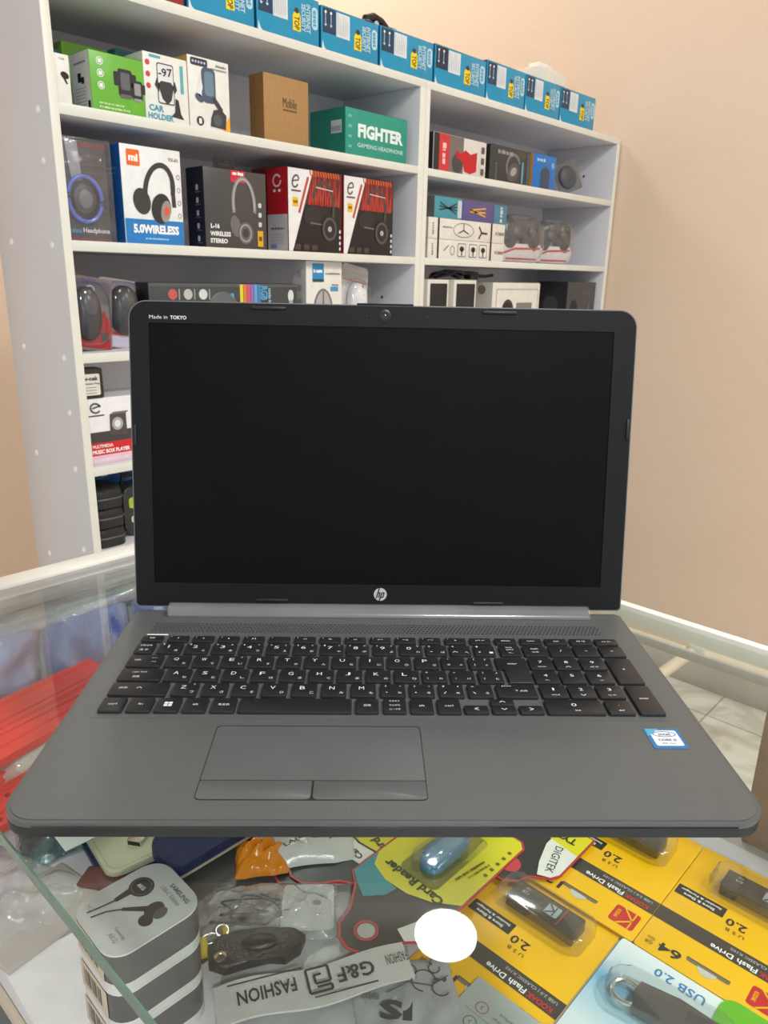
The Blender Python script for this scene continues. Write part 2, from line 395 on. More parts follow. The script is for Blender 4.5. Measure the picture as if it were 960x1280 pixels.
# low cream tube frame on the floor beyond the counter
tf = thing('tube_frame', 'cream metal tube stand low by the grey skirting beyond the counter', 'metal stand', (1.80, .40, -H))
CREAM = mat('cream_painted_tube', srgb(222, 210, 188), .35)
MB().tube([(0.04, -.62, .285), (0.04, .0, .285)], .017, CREAM, 12).build('side_tube', tf)
MB().tube([(-.75, .06, .285), (0.03, .02, .285)], .017, CREAM, 12).build('cross_tube', tf)
MB().tube([(0.03, .03, .285), (0.02, .55, .285)], .012, CREAM, 12).build('side_tube', tf)
MB().box(.018, .064, -.018, .032, .262, .312, C8(205, 205, 196, .35), .006).build('joint_bracket', tf)
for (x, y) in ((.04, -.6), (-.73, .06), (.02, .53)):
    MB().tube([(x, y, .0), (x, y, .27)], .014, CREAM, 12).build('leg', tf)

# ------------------------------------------------------------------ the shelving units
SZ = [.705, .519, .3135, .128, -.0755, -.242, -.45, -.66, -.87]
def shelf_unit(x0, x1, label, caps):
    u = thing('shelving_unit', label, 'shelf', (x0, 1.0, -H))
    W_ = x1-x0; T = .0165; D = .265
    def pan(xa, xb):
        m = MB().box(xa, xb, .0012, D, 0, H+SZ[0]-T, LAM, .0006)
        return m.box(xa, xb, 0, .0011, 0, H+SZ[0]-T, EDGE, .0003)
    pan(0, T*.9).build('side_panel', u); pan(W_-T*1.3, W_).build('side_panel', u)
    MB().box(T*.9, W_-T*1.3, D-.006, D, .05, H+.69, LAM).build('back_panel', u)
    for k, z in enumerate(SZ):
        xa, xb = (0, W_) if k == 0 else (T*.9, W_-T*1.3)
        m = MB().box(xa, xb, .0012, D-.0062, H+z-T, H+z, LAM, .0006)
        m.box(xa, xb, 0, .0011, H+z-T, H+z, EDGE, .0003).build('shelf_board', u)
    for (y, z) in caps:
        MB().lathe([(.0062, 0), (.0060, .0012), (.0042, .0024), (.0012, .003)], C8(248, 248, 248, .35), 16, frame((-.0001, y, z+H), (0, -1, 0), (0, 0, 1))).build('screw_cap', u)
    for (xh, z) in ((W_-T*1.3-.0002, .60), (W_-T*1.3-.0002, .215)):
        MB().lathe([(.004, 0), (.0038, .0008), (.002, .001)], DGREY, 12, frame((xh, .11, z+H), (0, -1, 0), (0, 0, 1))).build('screw_hole', u)
    return u
shelf_unit(.285, 1.190, 'tall white shelving unit with headphone boxes nearest the counter end', [(.04, .51), (.04, .435), (.04, .305), (.205, .312), (.04, .118), (.205, .126), (.04, .02), (.04, -.083), (.205, -.08), (.04, -.24), (.2, -.29)])
shelf_unit(1.1905, 2.163, 'white shelving unit on the right with game controllers and speakers', [])
# ------------------------------------------------------------------ the laptop
zd = .018
DECK = deck_mat('laptop_deck_plastic', srgb(90, 94, 95), .36)
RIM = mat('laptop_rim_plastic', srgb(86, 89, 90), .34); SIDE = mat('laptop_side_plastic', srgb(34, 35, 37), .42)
KEY = mat('key_black_plastic', srgb(33, 35, 39), .42, var=.06, scale=200); LEG = C8(232, 234, 236, .5)
BEZ = deck_mat('bezel_black_plastic', srgb(19, 20, 23), .50, .0012, .15, .785, .22)
lt = thing('laptop', 'open dark grey laptop with black screen on the counter', 'laptop', (0, 0, 0), -.7937)
ZB = .0022
b = MB()
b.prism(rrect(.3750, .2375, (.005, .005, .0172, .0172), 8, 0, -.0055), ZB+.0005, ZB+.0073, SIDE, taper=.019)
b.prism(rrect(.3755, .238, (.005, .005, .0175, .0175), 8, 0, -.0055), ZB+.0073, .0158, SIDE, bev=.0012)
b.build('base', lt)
d = MB()
d.prism(rrect(.3755, .238, (.005, .005, .0175, .0175), 10, 0, -.0055), .0146, zd-.0004, RIM, bev=.0018, seg=3)
d.prism(rrect(.3705, .2335, (.004, .004, .0150, .0150), 10, 0, -.0058), zd-.0015, zd, DECK, bev=.0003)
deck = d.build('palm_rest_deck', lt)
gr = MB()
for i in range(118):
    for j in range(5):
        x = -.166 + i*.0028 + (j % 2)*.0014; y = .0765 + j*.0031
        gr.poly(I4, [(x-.0010, y-.0008), (x+.0004, y-.0008), (x+.0010, y+.0008), (x-.0004, y+.0008)], C8(52, 54, 54), zd+.00015)
g_ = gr.build('speaker_grille', deck); g_['label'] = 'slanted slots of the speaker grille'
for (x, y) in ((-.16, -.1), (.16, -.1), (-.16, .09), (.16, .09)):
    MB().lathe([(.006, 0), (.006, ZB+.002)], BLACK, 16, Matrix.Translation((x, y, 0))).build('rubber_foot', lt)
hc = MB().tube([(-.1605, .1085, .0165), (.1605, .1085, .0165)], .0088, mat('hinge_cover_grey', srgb(90, 92, 94), .24), 28)
hc.build('hinge_cover', lt)
fs = MB(); fa = [PI*(.10+.80*i/14) for i in range(15)]
fs.add([(x, .1085-.0093*math.cos(a), .0165+.0093*math.sin(a)) for x in [-.1615+.323*j/24 for j in range(25)] for a in fa], [(j*15+i, (j+1)*15+i, (j+1)*15+i+1, j*15+i+1) for j in range(24) for i in range(14)], clear('protective_film', (.97, .97, .98), .7, .10, bscale=18, haze=.12, hazecol=(.72, .73, .75)))
fs.build('protective_film', lt)['label'] = 'strip of clear factory film over the hinge'
MB().box(-.1687, -.1535, .0702, .0714, zd-.001, zd+.0003, C8(250, 250, 250, .3), .0002).build('power_light', lt)
# keyboard
kb = MB().prism(rrect(.347, .106, .003, 4, 0, .0165), zd-.001, zd+.0002, mat('keyboard_tray', srgb(88, 92, 93), .36)).build('keyboard', lt)
def key(x0, x1, y0, y1, legs=(), poly=None):
    x0, x1, y0, y1 = [q/1000 for q in (x0, x1, y0, y1)]
    m = MB(); cx, cy = (x0+x1)/2, (y0+y1)/2
    if poly:
        pl = [(q[0]/1000-cx, q[1]/1000-cy) for q in poly]
    else: pl = rrect(x1-x0, y1-y0, .0012, 3)
    m.prism(pl, 0, .0019, KEY, bev=.0005, seg=2)
    for (t_, u, v, w_, h_) in legs:
        U = (u-.5)*(x1-x0); V = (v-.5)*(y1-y0); F = TOP(0, 0, .0019)
        if t_ == 'WIN':
            for (a, b2) in ((-1, -1), (1, -1), (-1, 1), (1, 1)):
                m.rect(F, U+(a*.0013-.0011), U+(a*.0013+.0011), V+(b2*.0013-.0011), V+(b2*.0013+.0011), LEG, .0002)
        elif t_ in '<>^v' and t_:
            s_ = .0013
            P = {'<': [(s_, s_), (-s_, 0), (s_, -s_)], '>': [(-s_, s_), (s_, 0), (-s_, -s_)], '^': [(-s_*1.3, -s_*.6), (0, s_*.6), (s_*1.3, -s_*.6)], 'v': [(-s_*1.3, s_*.6), (0, -s_*.6), (s_*1.3, s_*.6)]}[t_]
            m.line(F, [(U+p[0], V+p[1]) for p in P], .0005, LEG, .0002)
        else:
            m.text(F, t_, U, V, w_/1000, h_/1000, LEG, bold=.0, lift=.0002, keep=False)
    return m.build('key', kb, loc=(cx, cy, zd+.0003), ang=40)
def std(sh, big, kana, alt=''):                         # big letter, kana bottom right, shifted mark top left
    L = []
    if big: L.append((big, .42, .62, 3.3 if big not in 'I1' else .8, 3.7))
    if kana: L.append((kana, .80, .25, 2.5, 2.5))
    if sh: L.append((sh, .18, .84, 1.2, 1.8))
    if alt: L.append((alt, .8, .84, 1.3, 1.7))
    return L
# function row
fx = [(-169.3, -154.6), (-151.2, -136.6), (-133.6, -118.8), (-115.8, -101), (-98, -83.2), (-80, -65), (-61.9, -47), (-44, -29), (-26.2, -11.2), (-8.3, 6.5), (9.4, 24.3), (27.2, 42.1), (45.1, 60.2), (62.9, 78.1), (80.9, 96.4), (99, 114.8), (117, 132.9), (135.1, 151.2), (153.2, 169.6)]
ft = ['esc', '?', '*', '#', '[]', '', '<<', 'm-', 'm+', '|<<', '>||', '>>|', '~', 'prt sc', 'delete', 'home', 'end', 'pg up', 'pg dn']
for (a, b_), s in zip(fx, ft):
    L = [(s, .5, .5, min(6.5, 1.25*len(s)), 1.9)] if s else []
    if len(s) < 4 and s != 'esc' and s != 'end': L.append(('f', .15, .72, .7, 1.3))
    key(a, b_, 57, 65.5, L)
# number row
xs = [-154.3+18.55*i for i in range(13)]
key(-169.6, -157.0, 39.6, 54, [('半角/全角', .5, .72, 8, 2.2), ('漢 字', .5, .28, 6, 2.4)])
nm = [('!', '1', 'ぬ', ''), ('"', '2', 'ふ', ''), ('#', '3', 'あ', 'ぁ'), ('$', '4', 'う', 'ぅ'), ('%', '5', 'え', 'ぇ'), ('&', '6', 'お', 'ぉ'), ("'", '7', 'や', 'ゃ'), ('(', '8', 'ゆ', 'ゅ'), (')', '9', 'よ', 'ょ'), ('', '0', 'わ', 'を'), ('=', '-', 'ほ', ''), ('~', '^', 'へ', ''), ('|', '¥', 'ー', '')]
for i, (x, q) in enumerate(zip([-154.2, -135.8, -117.2, -98.7, -80, -61.4, -42.9, -25.1, -6.5, 11.9, 30.4, 47.0, 64.0], nm)):
    wd = 16.2 if i < 10 else 14.6; big = q[1]
    L = std(q[0], big if big not in '-^¥' else '', q[2], q[3])
    if big in '-^¥': L.append((big, .25, .3, 1.8, .5 if big == '-' else 1.8))
    key(x, x+wd, 39.6, 54, L)
key(82, 96.6, 39.6, 54, [('back', .5, .8, 4.6, 1.8), ('space', .5, .55, 5.4, 1.8), ('<-', .5, .25, 3, 1.4)])
for (a, b_, L) in ((98.6, 115.2, [('num', .5, .66, 5, 1.8), ('lock', .5, .36, 4.6, 1.9)]), (116.8, 133.2, [('/', .5, .5, 1.4, 2.8)]), (134.4, 151.5, [('*', .5, .5, 1.6, 1.6)]), (152.6, 169.6, [('-', .5, .5, 1.8, .5)])):
    key(a, b_, 39.6, 54, L)
# qwerty row
key(-169.5, -146.9, 21.3, 36.2, [('tab', .28, .55, 4.2, 2.2), ('|<-', .75, .72, 3.4, 1.4), ('->|', .75, .38, 3.4, 1.4)])
for i, (c, k) in enumerate(zip('QWERTYUIOP', 'たていすかんなにらせ')): key(-144.8+18.47*i, -128.4+18.47*i, 21.3, 36.2, std('', c, k, 'ぃ' if c == 'E' else ''))
key(39.4, 55.8, 21.3, 36.2, [('@', .3, .3, 2, 2), ('`', .3, .8, .8, .8), ('゛', .8, .28, 1.8, 1.6)])
key(58, 73.8, 21.3, 36.2, [('[', .25, .3, .7, 2.4), ('{', .25, .8, .9, 2.4), ('゜', .75, .28, 1.4, 1.4), ('「', .75, .78, 1.4, 1.8)])
key(76.5, 97.3, 3.3, 36.2, [('enter', .52, .74, 6.4, 1.8)], poly=[(97.3, 3.3), (97.3, 36.2), (76.5, 36.2), (76.5, 21.3), (81.2, 21.3), (81.2, 3.3)][::1])
for (a, b_, n, s) in ((98.9, 115.2, '7', 'home'), (116.3, 132.9, '8', '^'), (134, 150.8, '9', 'pg up')):
    key(a, b_, 21.3, 36.2, [(n, .5, .62, 2.6, 3), (s, .5, .2, 5.4 if len(s) > 1 else 1.4, 1.5)])
key(152.6, 169.8, 3.3, 36.2, [('+', .5, .55, 2, 2)])
# home row
key(-169.6, -142.4, 3.3, 18.2, [('caps lock', .45, .66, 9.5, 2), ('英数', .42, .28, 4.6, 2.4)])
for i, (c, k) in enumerate(zip('ASDFGHJKL', 'ちとしはきくまのり')): key(-140.6+18.45*i, -124.2+18.45*i, 3.3, 18.2, std('', c, k))
for (a, L) in ((25.3, [('+', .2, .8, 1.6, 1.6), (';', .22, .3, .8, 1.8), ('れ', .75, .28, 2.3, 2.2)]), (43.5, [('*', .2, .8, 1.4, 1.4), (':', .22, .3, .6, 1.6), ('け', .75, .28, 2.3, 2.2)]), (62, [('}', .22, .8, .9, 2.2), (']', .22, .3, .7, 2.2), ('む', .75, .28, 2.3, 2.2), ('」', .75, .78, 1.4, 1.8)])):
    key(a, a+16.2, 3.3, 18.2, L)
for (a, b_, n, s) in ((98.4, 114.6, '4', '<-'), (115.8, 132, '5', ''), (133.6, 150.2, '6', '->')):
    key(a, b_, 3.3, 18.2, [(n, .5, .62, 2.6, 3)] + ([(s, .5, .22, 2.6, 1.3)] if s else []))
# bottom letter row
key(-169.8, -134.5, -14.4, .6, [('shift', .22, .55, 5.4, 2.2), ('^', .5, .55, 2, 2)])
for i, (c, k) in enumerate(zip('ZXCVBNM', 'つさそひこみも')): key(-131.6+18.5*i, -115.9+18.5*i, -14.4, .6, std('', c, k, 'っ' if c == 'Z' else ''))
for (a, sh, lo, ka, al) in ((-2.2, '<', ',', 'ね', '、'), (16, '>', '.', 'る', '。'), (34.4, '?', '/', 'め', '・'), (52.8, '_', '\\', 'ろ', '')):
    key(a, a+15.8, -14.4, .6, [(lo, .25, .3, 1 if lo in ',.' else 2, 1 if lo in ',.' else 2.4), (ka, .76, .28, 2.3, 2.2)] + ([(sh, .22, .8, 1.8, .4 if sh == '_' else 1.9)] if sh not in '<>' else [('‹' if sh == '<' else '›', .22, .8, 1.1, 1.8)]) + ([(al, .8, .8, 1, 1)] if al else []))
key(71, 96.4, -14.4, .6, [('pause', .28, .85, 6, 1.5), ('↑ shift', .62, .5, 8, 2.1)])
for (a, b_, n, s) in ((99, 115.8, '1', 'end'), (116.8, 133.4, '2', 'v'), (135, 151.6, '3', 'pg dn')):
    key(a, b_, -14.4, .6, [(n, .5, .64, 2.6 if n != '1' else 1.2, 3), (s, .5, .2, 5 if len(s) > 1 else 1.4, 1.5)])
key(154.2, 169.8, -32.4, .6, [('enter', .5, .52, 6, 1.8)])
# space row
for (a, b_, L) in ((-169.8, -155.7, [('ctrl', .5, .5, 5, 2)]), (-153.4, -138.9, [('fn', .5, .5, 2.8, 2)]), (-137, -122.5, [('WIN', .5, .5, 1, 1)]), (-120.4, -106.4, [('alt', .5, .5, 3.4, 2)]), (-103.8, -89.3, [('無変換', .5, .5, 6.6, 2.3)]), (-87.4, -19.8, []),
                   (-17.4, -3.5, [('変換', .5, .5, 4.6, 2.3)]), (-.8, 13.2, [('カタカナ', .5, .82, 6.6, 1.9), ('ひらがな', .5, .52, 6.6, 1.9), ('ローマ字', .5, .22, 6.6, 1.9)]), (15.6, 29.6, [('alt', .5, .5, 3.4, 2)]), (32, 46.2, [('ctrl', .5, .5, 5, 2)])):
    key(a, b_, -32.4, -17.2, L)
key(48.2, 62.8, -32.2, -23.8, [('<', .5, .5, 1, 1)]); key(65, 79.6, -23.4, -16.4, [('^', .5, .5, 1, 1)]); key(65, 79.6, -32.2, -24, [('v', .5, .5, 1, 1)]); key(81.6, 96.2, -32.2, -23.8, [('>', .5, .5, 1, 1)])
key(98.2, 133.4, -32.4, -17.2, [('0', .5, .62, 3.2, 3.2), ('ins', .53, .22, 3.2, 1.6)]); key(135.4, 151.4, -32.4, -17.2, [('.', .5, .6, .5, .5), ('del', .5, .24, 3.4, 1.6)])
# touchpad
TPM = mat('touchpad_plastic', srgb(92, 95, 97), .30); GAP = C8(34, 35, 36)
tp = MB().prism(rrect(.1172, .0650, .003, 4, -.0384, -.0762), zd-.001, zd+.00012, GAP)
tp.prism(rrect(.1162, .0486, (.003, .003, .0006, .0006), 4, -.0384, -.0688), zd, zd+.00022, TPM)
tpo = tp.build('touchpad', lt)
for (a, b_) in ((-.0965, -.0391), (-.0379, .0197)):
    MB().prism(rrect(b_-a, .0144, (.0006, .0006, .0026, .0026), 4, (a+b_)/2, -.1008), zd, zd+.00024, TPM, bev=.0001).build('touchpad_button', tpo)
# processor sticker
st = MB(); F = TOP(.1608, -.0546, zd+.0001)
st.prism(rrect(.0200, .0196, .0012, 4), 0, .00015, C8(36, 112, 176, .25), F)
st.poly(F, [(-.0094, .0094), (-.001, .0094), (-.0094, .002)], C8(70, 170, 200, .25), .00025)
st.prism(rrect(.0158, .0150, .0012, 4, .0004, .0004), .00015, .0002, C8(226, 234, 244, .25), F)
st.band(F, .0004, .0040, .0068, .0028, .0005, C8(40, 80, 130), .0003)
st.text(F, 'intel', .0004, .0040, .0068, .0028, C8(40, 80, 130), .01, lift=.0003)
st.text(F, 'CORE i5', .0004, -.0016, .0104, .0022, C8(36, 56, 90), .02, lift=.0003); st.text(F, '8th Gen', .0004, -.0048, .008, .0014, C8(90, 100, 120), 0, lift=.0003)
st.build('processor_sticker', lt)
# lid
TL = .1718
LF = frame((0, .109, .016), (1, 0, 0), (0, math.sin(TL), math.cos(TL)))       # u right, v up the lid, w towards the viewer
lid = MB()
pl = rrect(.3752, .2285, (.013, .013, .003, .003), 8, 0, .1205)
lid.prism(pl, -.0072, -.0012, mat('lid_shell', srgb(70, 72, 75), .4), LF, bev=0)
lid.prism(rrect(.3758, .2291, (.0133, .0133, .003, .003), 8, 0, .1205), -.0022, -.0010, C8(120, 122, 125, .3, metal=.3), LF)
lid.box(-.159, .159, -.006, .008, -.0072, -.0012, BLACK, .001, M=LF)
lido = lid.build('lid', lt)
# bezel: frame around the display opening
u0, u1, v0, v1 = -.1730, .1706, .0250, .2190
bz = MB()
ot = rrect(.3744, .2277, (.0126, .0126, .003, .003), 8, 0, .1205); inn = rrect(u1-u0, v1-v0, (.0008,)*4, 8, (u0+u1)/2, (v0+v1)/2)
n_ = len(ot); vs = [(x, y, -.0010) for x, y in ot] + [(x, y, .0) for x, y in [(a*.998, .1205+(c-.1205)*.996) for a, c in ot]] + [(x, y, .0) for x, y in inn] + [(x, y, -.0009) for x, y in inn]
fsx = []
for k in range(3):
    for i in range(n_): j = (i+1) % n_; fsx.append((k*n_+i, k*n_+j, (k+1)*n_+j, (k+1)*n_+i))
bz.add(vs, fsx, BEZ, LF)
bz.text(LF, 'Made in', -.1658, .2232, .0132, .0026, C8(226, 228, 230), .0, lift=.0002); bz.text(LF, 'TOKYO', -.1513, .2230, .0118, .0027, C8(236, 238, 240), .02, lift=.0002)
bzo = bz.build('bezel', lido)
SCR = mat('switched_off_panel', (.0032, .0032, .0038), .42, var=.1, spec=.10)
MB().box(u0-.0005, u1+.0005, v0-.0005, v1+.0005, -.0012, -.0007, SCR, M=LF).build('display_panel', lido)
for (a, b_, v) in ((-.0985, -.0728, .2312), (.0718, .0972, .2312), (-.0960, -.0712, .0122), (.0712, .0955, .0112)):
    MB().prism(rrect(b_-a, .0024, .0011, 4, (a+b_)/2, v), -.0005, .0014, BLACK, LF, bev=.0005).build('rubber_bumper', lido)
for (u, v) in ((-.1848, .137), (.1848, .147)):
    MB().prism(rrect(.0024, .016, .0011, 4, u, v), -.0005, .0012, BLACK, LF, bev=.0004).build('rubber_bumper', lido)
MB().box(-.0210, .0208, .2344, .2362, -.0068, -.0008, BEZ, .0006, M=LF).build('lid_grip', lido)
wc = MB().lathe([(.0047, 0), (.0047, .0003), (.0043, .0004), (.0024, .0003)], C8(8, 8, 9, .25), 28, LF @ Matrix.Translation((-.0004, .2270, 0)))
wc.lathe([(.0021, .0003), (.0015, .0006)], mat('camera_lens', srgb(46, 50, 54), .1), 20, LF @ Matrix.Translation((-.0004, .2270, 0)))
wc.build('webcam', lido)
for u in (-.0135, .0309): MB().lathe([(.0007, 0), (.0006, .0002)], C8(5, 5, 5), 10, LF @ Matrix.Translation((u, .2271, 0))).build('microphone_hole', lido)
LOGO = mat('silver_logo', srgb(196, 198, 200), .3, metal=.2)
lg = MB().lathe([(.0050, 0), (.0050, .0003)], LOGO, 36, LF @ Matrix.Translation((-.0003, .0175, 0)))
F = LF @ Matrix.Translation((-.0003, .0175, .0003)); K = C8(24, 25, 27)
def sl(x, y): return (x + .30*y, y)
for pts in ([(-.0022, -.0030), (-.0022, .0050)], [(-.0022, .0014), (-.0006, .0014), (-.0006, -.0024)], [(.0008, -.0050), (.0008, .0014), (.0026, .0014), (.0026, -.0022), (.0008, -.0022)]):
    lg.line(F, [sl(*p) for p in pts], .0009, K, .0002)
lg.build('logo', lido)
# ------------------------------------------------------------------ goods on the shelves
Z1, Z2, Z3, Z4, Z5, Z6 = SZ[:6]
def carton(x0, x1, h, dep, front, side=None, top=None, bev=.0012):
    """box with its front face at local y = 0; returns builder, front frame, left-side frame (u from the back edge to the front)"""
    m = MB(); w_ = x1-x0
    m.box(0, w_, 0, dep, 0, h, front, bev)
    if side: m.rect(LEFT(0, dep, 0), .0006, dep-.0006, .0006, h-.0006, side, .0003)
    if top: m.rect(TOP(0, 0, h), .0006, w_-.0006, .0006, dep-.0006, top, .0003)
    return m, FRONT(), LEFT(0, dep, 0)
def put(m, name, label, cat, x, z, y=1.018, rz=0., group=None):
    return tag(m.build(name, loc=(x, y, z), rz=rz), label, cat, group)
def headphone(m, F, cx, cy, s, col, cup, rot=0.):
    """printed picture of over-ear headphones"""
    m.band(F, cx, cy, .42*s, .50*s, .09*s, col, .0006, -.15, PI+.15, rot)
    c, sn = math.cos(rot), math.sin(rot)
    for sx in (-1, 1):
        px, py = cx + c*sx*.36*s + sn*.16*s, cy + sn*sx*.36*s - c*.16*s
        m.poly(F, ell(px, py, .19*s, .27*s, 20, rot), cup, .0007); m.poly(F, ell(px, py, .11*s, .17*s, 20, rot), col, .0009)
# --- row of software boxes along the top
TEAL = C8(16, 146, 188, .35); NAVY = C8(24, 58, 92, .35); YEL = C8(246, 214, 30, .4); LBL = C8(222, 228, 232, .5); LBLUE = C8(190, 222, 236, .4)
ex = [(.559, .705), (.711, .869), (.875, 1.043), (1.049, 1.231), (1.237, 1.441), (1.445, 1.622), (1.626, 1.804), (1.808, 2.010)]
eh = [.086, .086, .083, .085, .088, .094, .094, .094]
en = ['leftmost and cut by the frame', 'second from the left, beside the cut one', 'third from the left, above the brown carton', 'fourth, with the black headset on it', 'fifth, just past the unit joint', 'sixth, two past the unit joint', 'seventh, before the white carton', 'last at the far right end']
for i, ((a, b_), h) in enumerate(zip(ex, eh)):
    w_ = b_-a
    m, F, Ls = carton(a, b_, h, .125, TEAL, C8(18, 110, 150, .35), C8(30, 120, 160, .35))
    m.rect(F, .004, w_*.24, h*.44, h*.97, NAVY if i % 4 else C8(28, 40, 66, .35), .0005)
    for k in (.07, .16): 
        m.line(F, [(w_*k, h*.62), (w_*k, h*.84)], .0016, LBLUE, .0008)
        m.poly(F, ell(w_*k, h*.88, .0028, .0028, 10), WHITE, .0008); m.poly(F, [(w_*k-.004, h*.62), (w_*k, h*.57), (w_*k+.004, h*.62)], LBLUE, .0008)
    m.rect(F, w_*.25, w_*.48, h*.42, h*.95, LBL, .0006)
    for k in range(6): m.line(F, [(w_*(.275+.033*k), h*.48), (w_*(.275+.033*k), h*(.9-.05*(k % 3)))], .0009, C8(140, 150, 158), .0009)
    m.rect(F, w_*.56, w_*.69, h*.26, h*.58, YEL, .0006); m.text(F, 'TOP', w_*.625, h*.42, h*.27, w_*.085, C8(20, 60, 40), .02, -PI/2, .0009)
    m.poly(F, ell(w_*.625, h*.67, w_*.035, h*.06, 14), C8(60, 52, 44), .0007); m.poly(F, ell(w_*.625, h*.58, w_*.055, h*.07, 14, 0, 0, PI), YEL, .0006)
    m.text(F, 'INTERNET', w_*.815, h*.57, h*.58, w_*.07, LBLUE, .03, -PI/2, .0009); m.text(F, 'SECURITY', w_*.735, h*.56, h*.56, w_*.07, LBLUE, .03, -PI/2, .0009)
    m.poly(F, rrect(w_*.10, h*.46, w_*.045, 5, w_*.925, h*.62), LBLUE, .0006); m.text(F, 'eset', w_*.925, h*.62, h*.34, w_*.06, TEAL, .02, -PI/2, .0009)
    m.poly(F, [(.002, .002), (.016, .004), (.008, .010), (.003, .022)], LBL, .0006)
    put(m, 'software_box', 'blue software box on the top shelf, ' + en[i], 'box', a, Z1, group='blue software boxes along the top shelf')
m, F, Ls = carton(.487, .552, .09, .12, C8(150, 40, 46), C8(110, 30, 36))
m.scrib(F, .032, .030, .046, .016, C8(236, 210, 206), .12, .0009); m.band(F, .03, .05, .018, .014, .004, C8(236, 210, 206), .0007)
put(m, 'gadget_box', 'dark red box with pale script at the left end of the top shelf', 'box', .487, Z1)
# things lying behind the software boxes
g = thing('gaming_headset', 'black folded headset lying on top of the fourth blue software box', 'headset', (1.100, 1.080, Z1+.085))
MB().tube([(-.040, .0, .010), (-.034, .0, .026), (-.010, .0, .034), (.014, .0, .030), (.034, .0, .018), (.044, 0, .010)], .0095, BLACK, 10).build('headband', g)
for sx in (-1, 1): MB().egg((sx*.036, 0, .012), (.016, .020, .0118), BLACK, e=.8).egg((sx*.030+.012, -.019, .014), (.008, .003, .008), C8(190, 192, 194)).build('ear_cup', g)
m = MB().box(0, .30, 0, .09, 0, .138, C8(70, 30, 34), .002); m.rect(FRONT(), 0.002, .298, .120, .136, C8(40, 40, 44), .0005)
put(m, 'flat_carton', 'long dark carton lying behind the blue boxes on the top shelf', 'box', 1.34, Z1, 1.150)
m = MB().box(0, .22, 0, .10, 0, .125, C8(70, 30, 34), .002); m.rect(FRONT(), 0.002, .218, .10, .123, C8(150, 30, 36), .0005)
put(m, 'flat_carton', 'dark red carton lying behind the seventh blue box on the top shelf', 'box', 1.66, Z1, 1.150)
m = MB().box(0, .17, 0, .11, 0, .182, C8(232, 228, 216), .002)
m.box(.03, .10, .02, .06, .182, .200, C8(240, 238, 230), .002); m.rect(FRONT(), .10, .15, .14, .148, C8(170, 168, 160), .0005); m.rect(FRONT(), .11, .14, .128, .134, C8(170, 168, 160), .0005)
put(m, 'white_carton', 'plain white carton behind the rightmost blue boxes on the top shelf', 'box', 1.885, Z1, 1.148)

# --- second row: phone holders, brown carton, headphone box
CREAMB = C8(236, 236, 230, .45); GREEN = C8(108, 182, 58, .4); GREY = C8(196, 198, 198, .45); TXT = C8(120, 122, 124)
m, F, Ls = carton(.301, .331, .073, .05, CREAMB)
m.poly(F, ell(.021, .043, .007, .005, 14, -.3), BLACK); m.line(F, [(.019, .040), (.024, .031)], .003, BLACK); m.text(F, 'CAR', .018, .066, .010, .003, TXT)
put(m, 'holder_box', 'narrow white box wedged at the left end of the second shelf', 'box', .3010, Z2, 1.016)
m = MB().box(0, .064, 0, .06, 0, .104, C8(36, 120, 124), .0015); m.rect(FRONT(), .004, .060, .085, .098, C8(28, 96, 100), .0005)
put(m, 'teal_carton', 'dark teal carton standing behind the narrow white box', 'box', .303, Z2, 1.12)
def holder_pic(m, F, x, y, s, dark, mid):
    m.poly(F, rrect(.62*s, 1.0*s, .10*s, 4, x, y), dark, .0006); m.poly(F, rrect(.40*s, .62*s, .06*s, 4, x, y+.06*s), mid, .0009)
    m.poly(F, rrect(.22*s, .5*s, .05*s, 4, x-.38*s, y+.12*s), dark, .0007); m.poly(F, rrect(.22*s, .5*s, .05*s, 4, x+.38*s, y+.12*s), dark, .0007)
    m.poly(F, rrect(.5*s, .14*s, .04*s, 4, x, y-.48*s), mid, .0009)
m, F, Ls = carton(.366, .464, .090, .066, GREEN, C8(206, 206, 204), C8(150, 196, 96))
holder_pic(m, F, .062, .050, .042, C8(38, 40, 42), C8(96, 100, 104)); holder_pic(m, F, .084, .042, .030, C8(38, 40, 42), C8(150, 152, 154))
for k in range(3): m.band(F, .018, .076-.018*k, .006, .006, .0012, WHITE, .0007); m.poly(F, rrect(.006, .006, .001, 2, .018, .076-.018*k), WHITE, .0008)
m.scrib(F, .034, .014, .044, .0034, C8(210, 236, 180), 0, .0009); m.scrib(F, .040, .008, .055, .0034, C8(210, 236, 180), 0, .0009)
m.poly(Ls, rrect(.012, .014, .002, 3, .030, .052), BLACK, .0006); m.poly(Ls, rrect(.010, .010, .002, 3, .041, .047), BLACK, .0007); m.poly(Ls, rrect(.008, .012, .002, 3, .058, .010), BLACK, .0007)
m.scrib(Ls, .034, .074, .042, .003, TXT, 0, .0009)
for k in range(6): m.line(Ls, [(.012, .036-.005*k), (.050, .036-.005*k)], .0012, C8(150, 150, 150), .0006)
put(m, 'holder_box', 'green phone holder box on the second shelf', 'box', .366, Z2)
m = MB().box(0, .085, 0, .05, 0, .120, C8(120, 176, 60), .0015); m.rect(FRONT(), .003, .082, .10, .117, C8(104, 160, 48), .0005)
put(m, 'green_carton', 'light green carton standing behind the green holder box', 'box', .372, Z2, 1.12)
m, F, Ls = carton(.464, .551, .107, .06, CREAMB, C8(220, 222, 220), C8(224, 226, 224))
m.poly(F, rrect(.033, .064, .004, 4, .042, .062), C8(60, 62, 66), .0005); m.poly(F, rrect(.030, .060, .003, 4, .042, .062), C8(228, 230, 232), .0006)
m.text(F, '-97', .042, .080, .028, .013, BLACK, .02, .10)
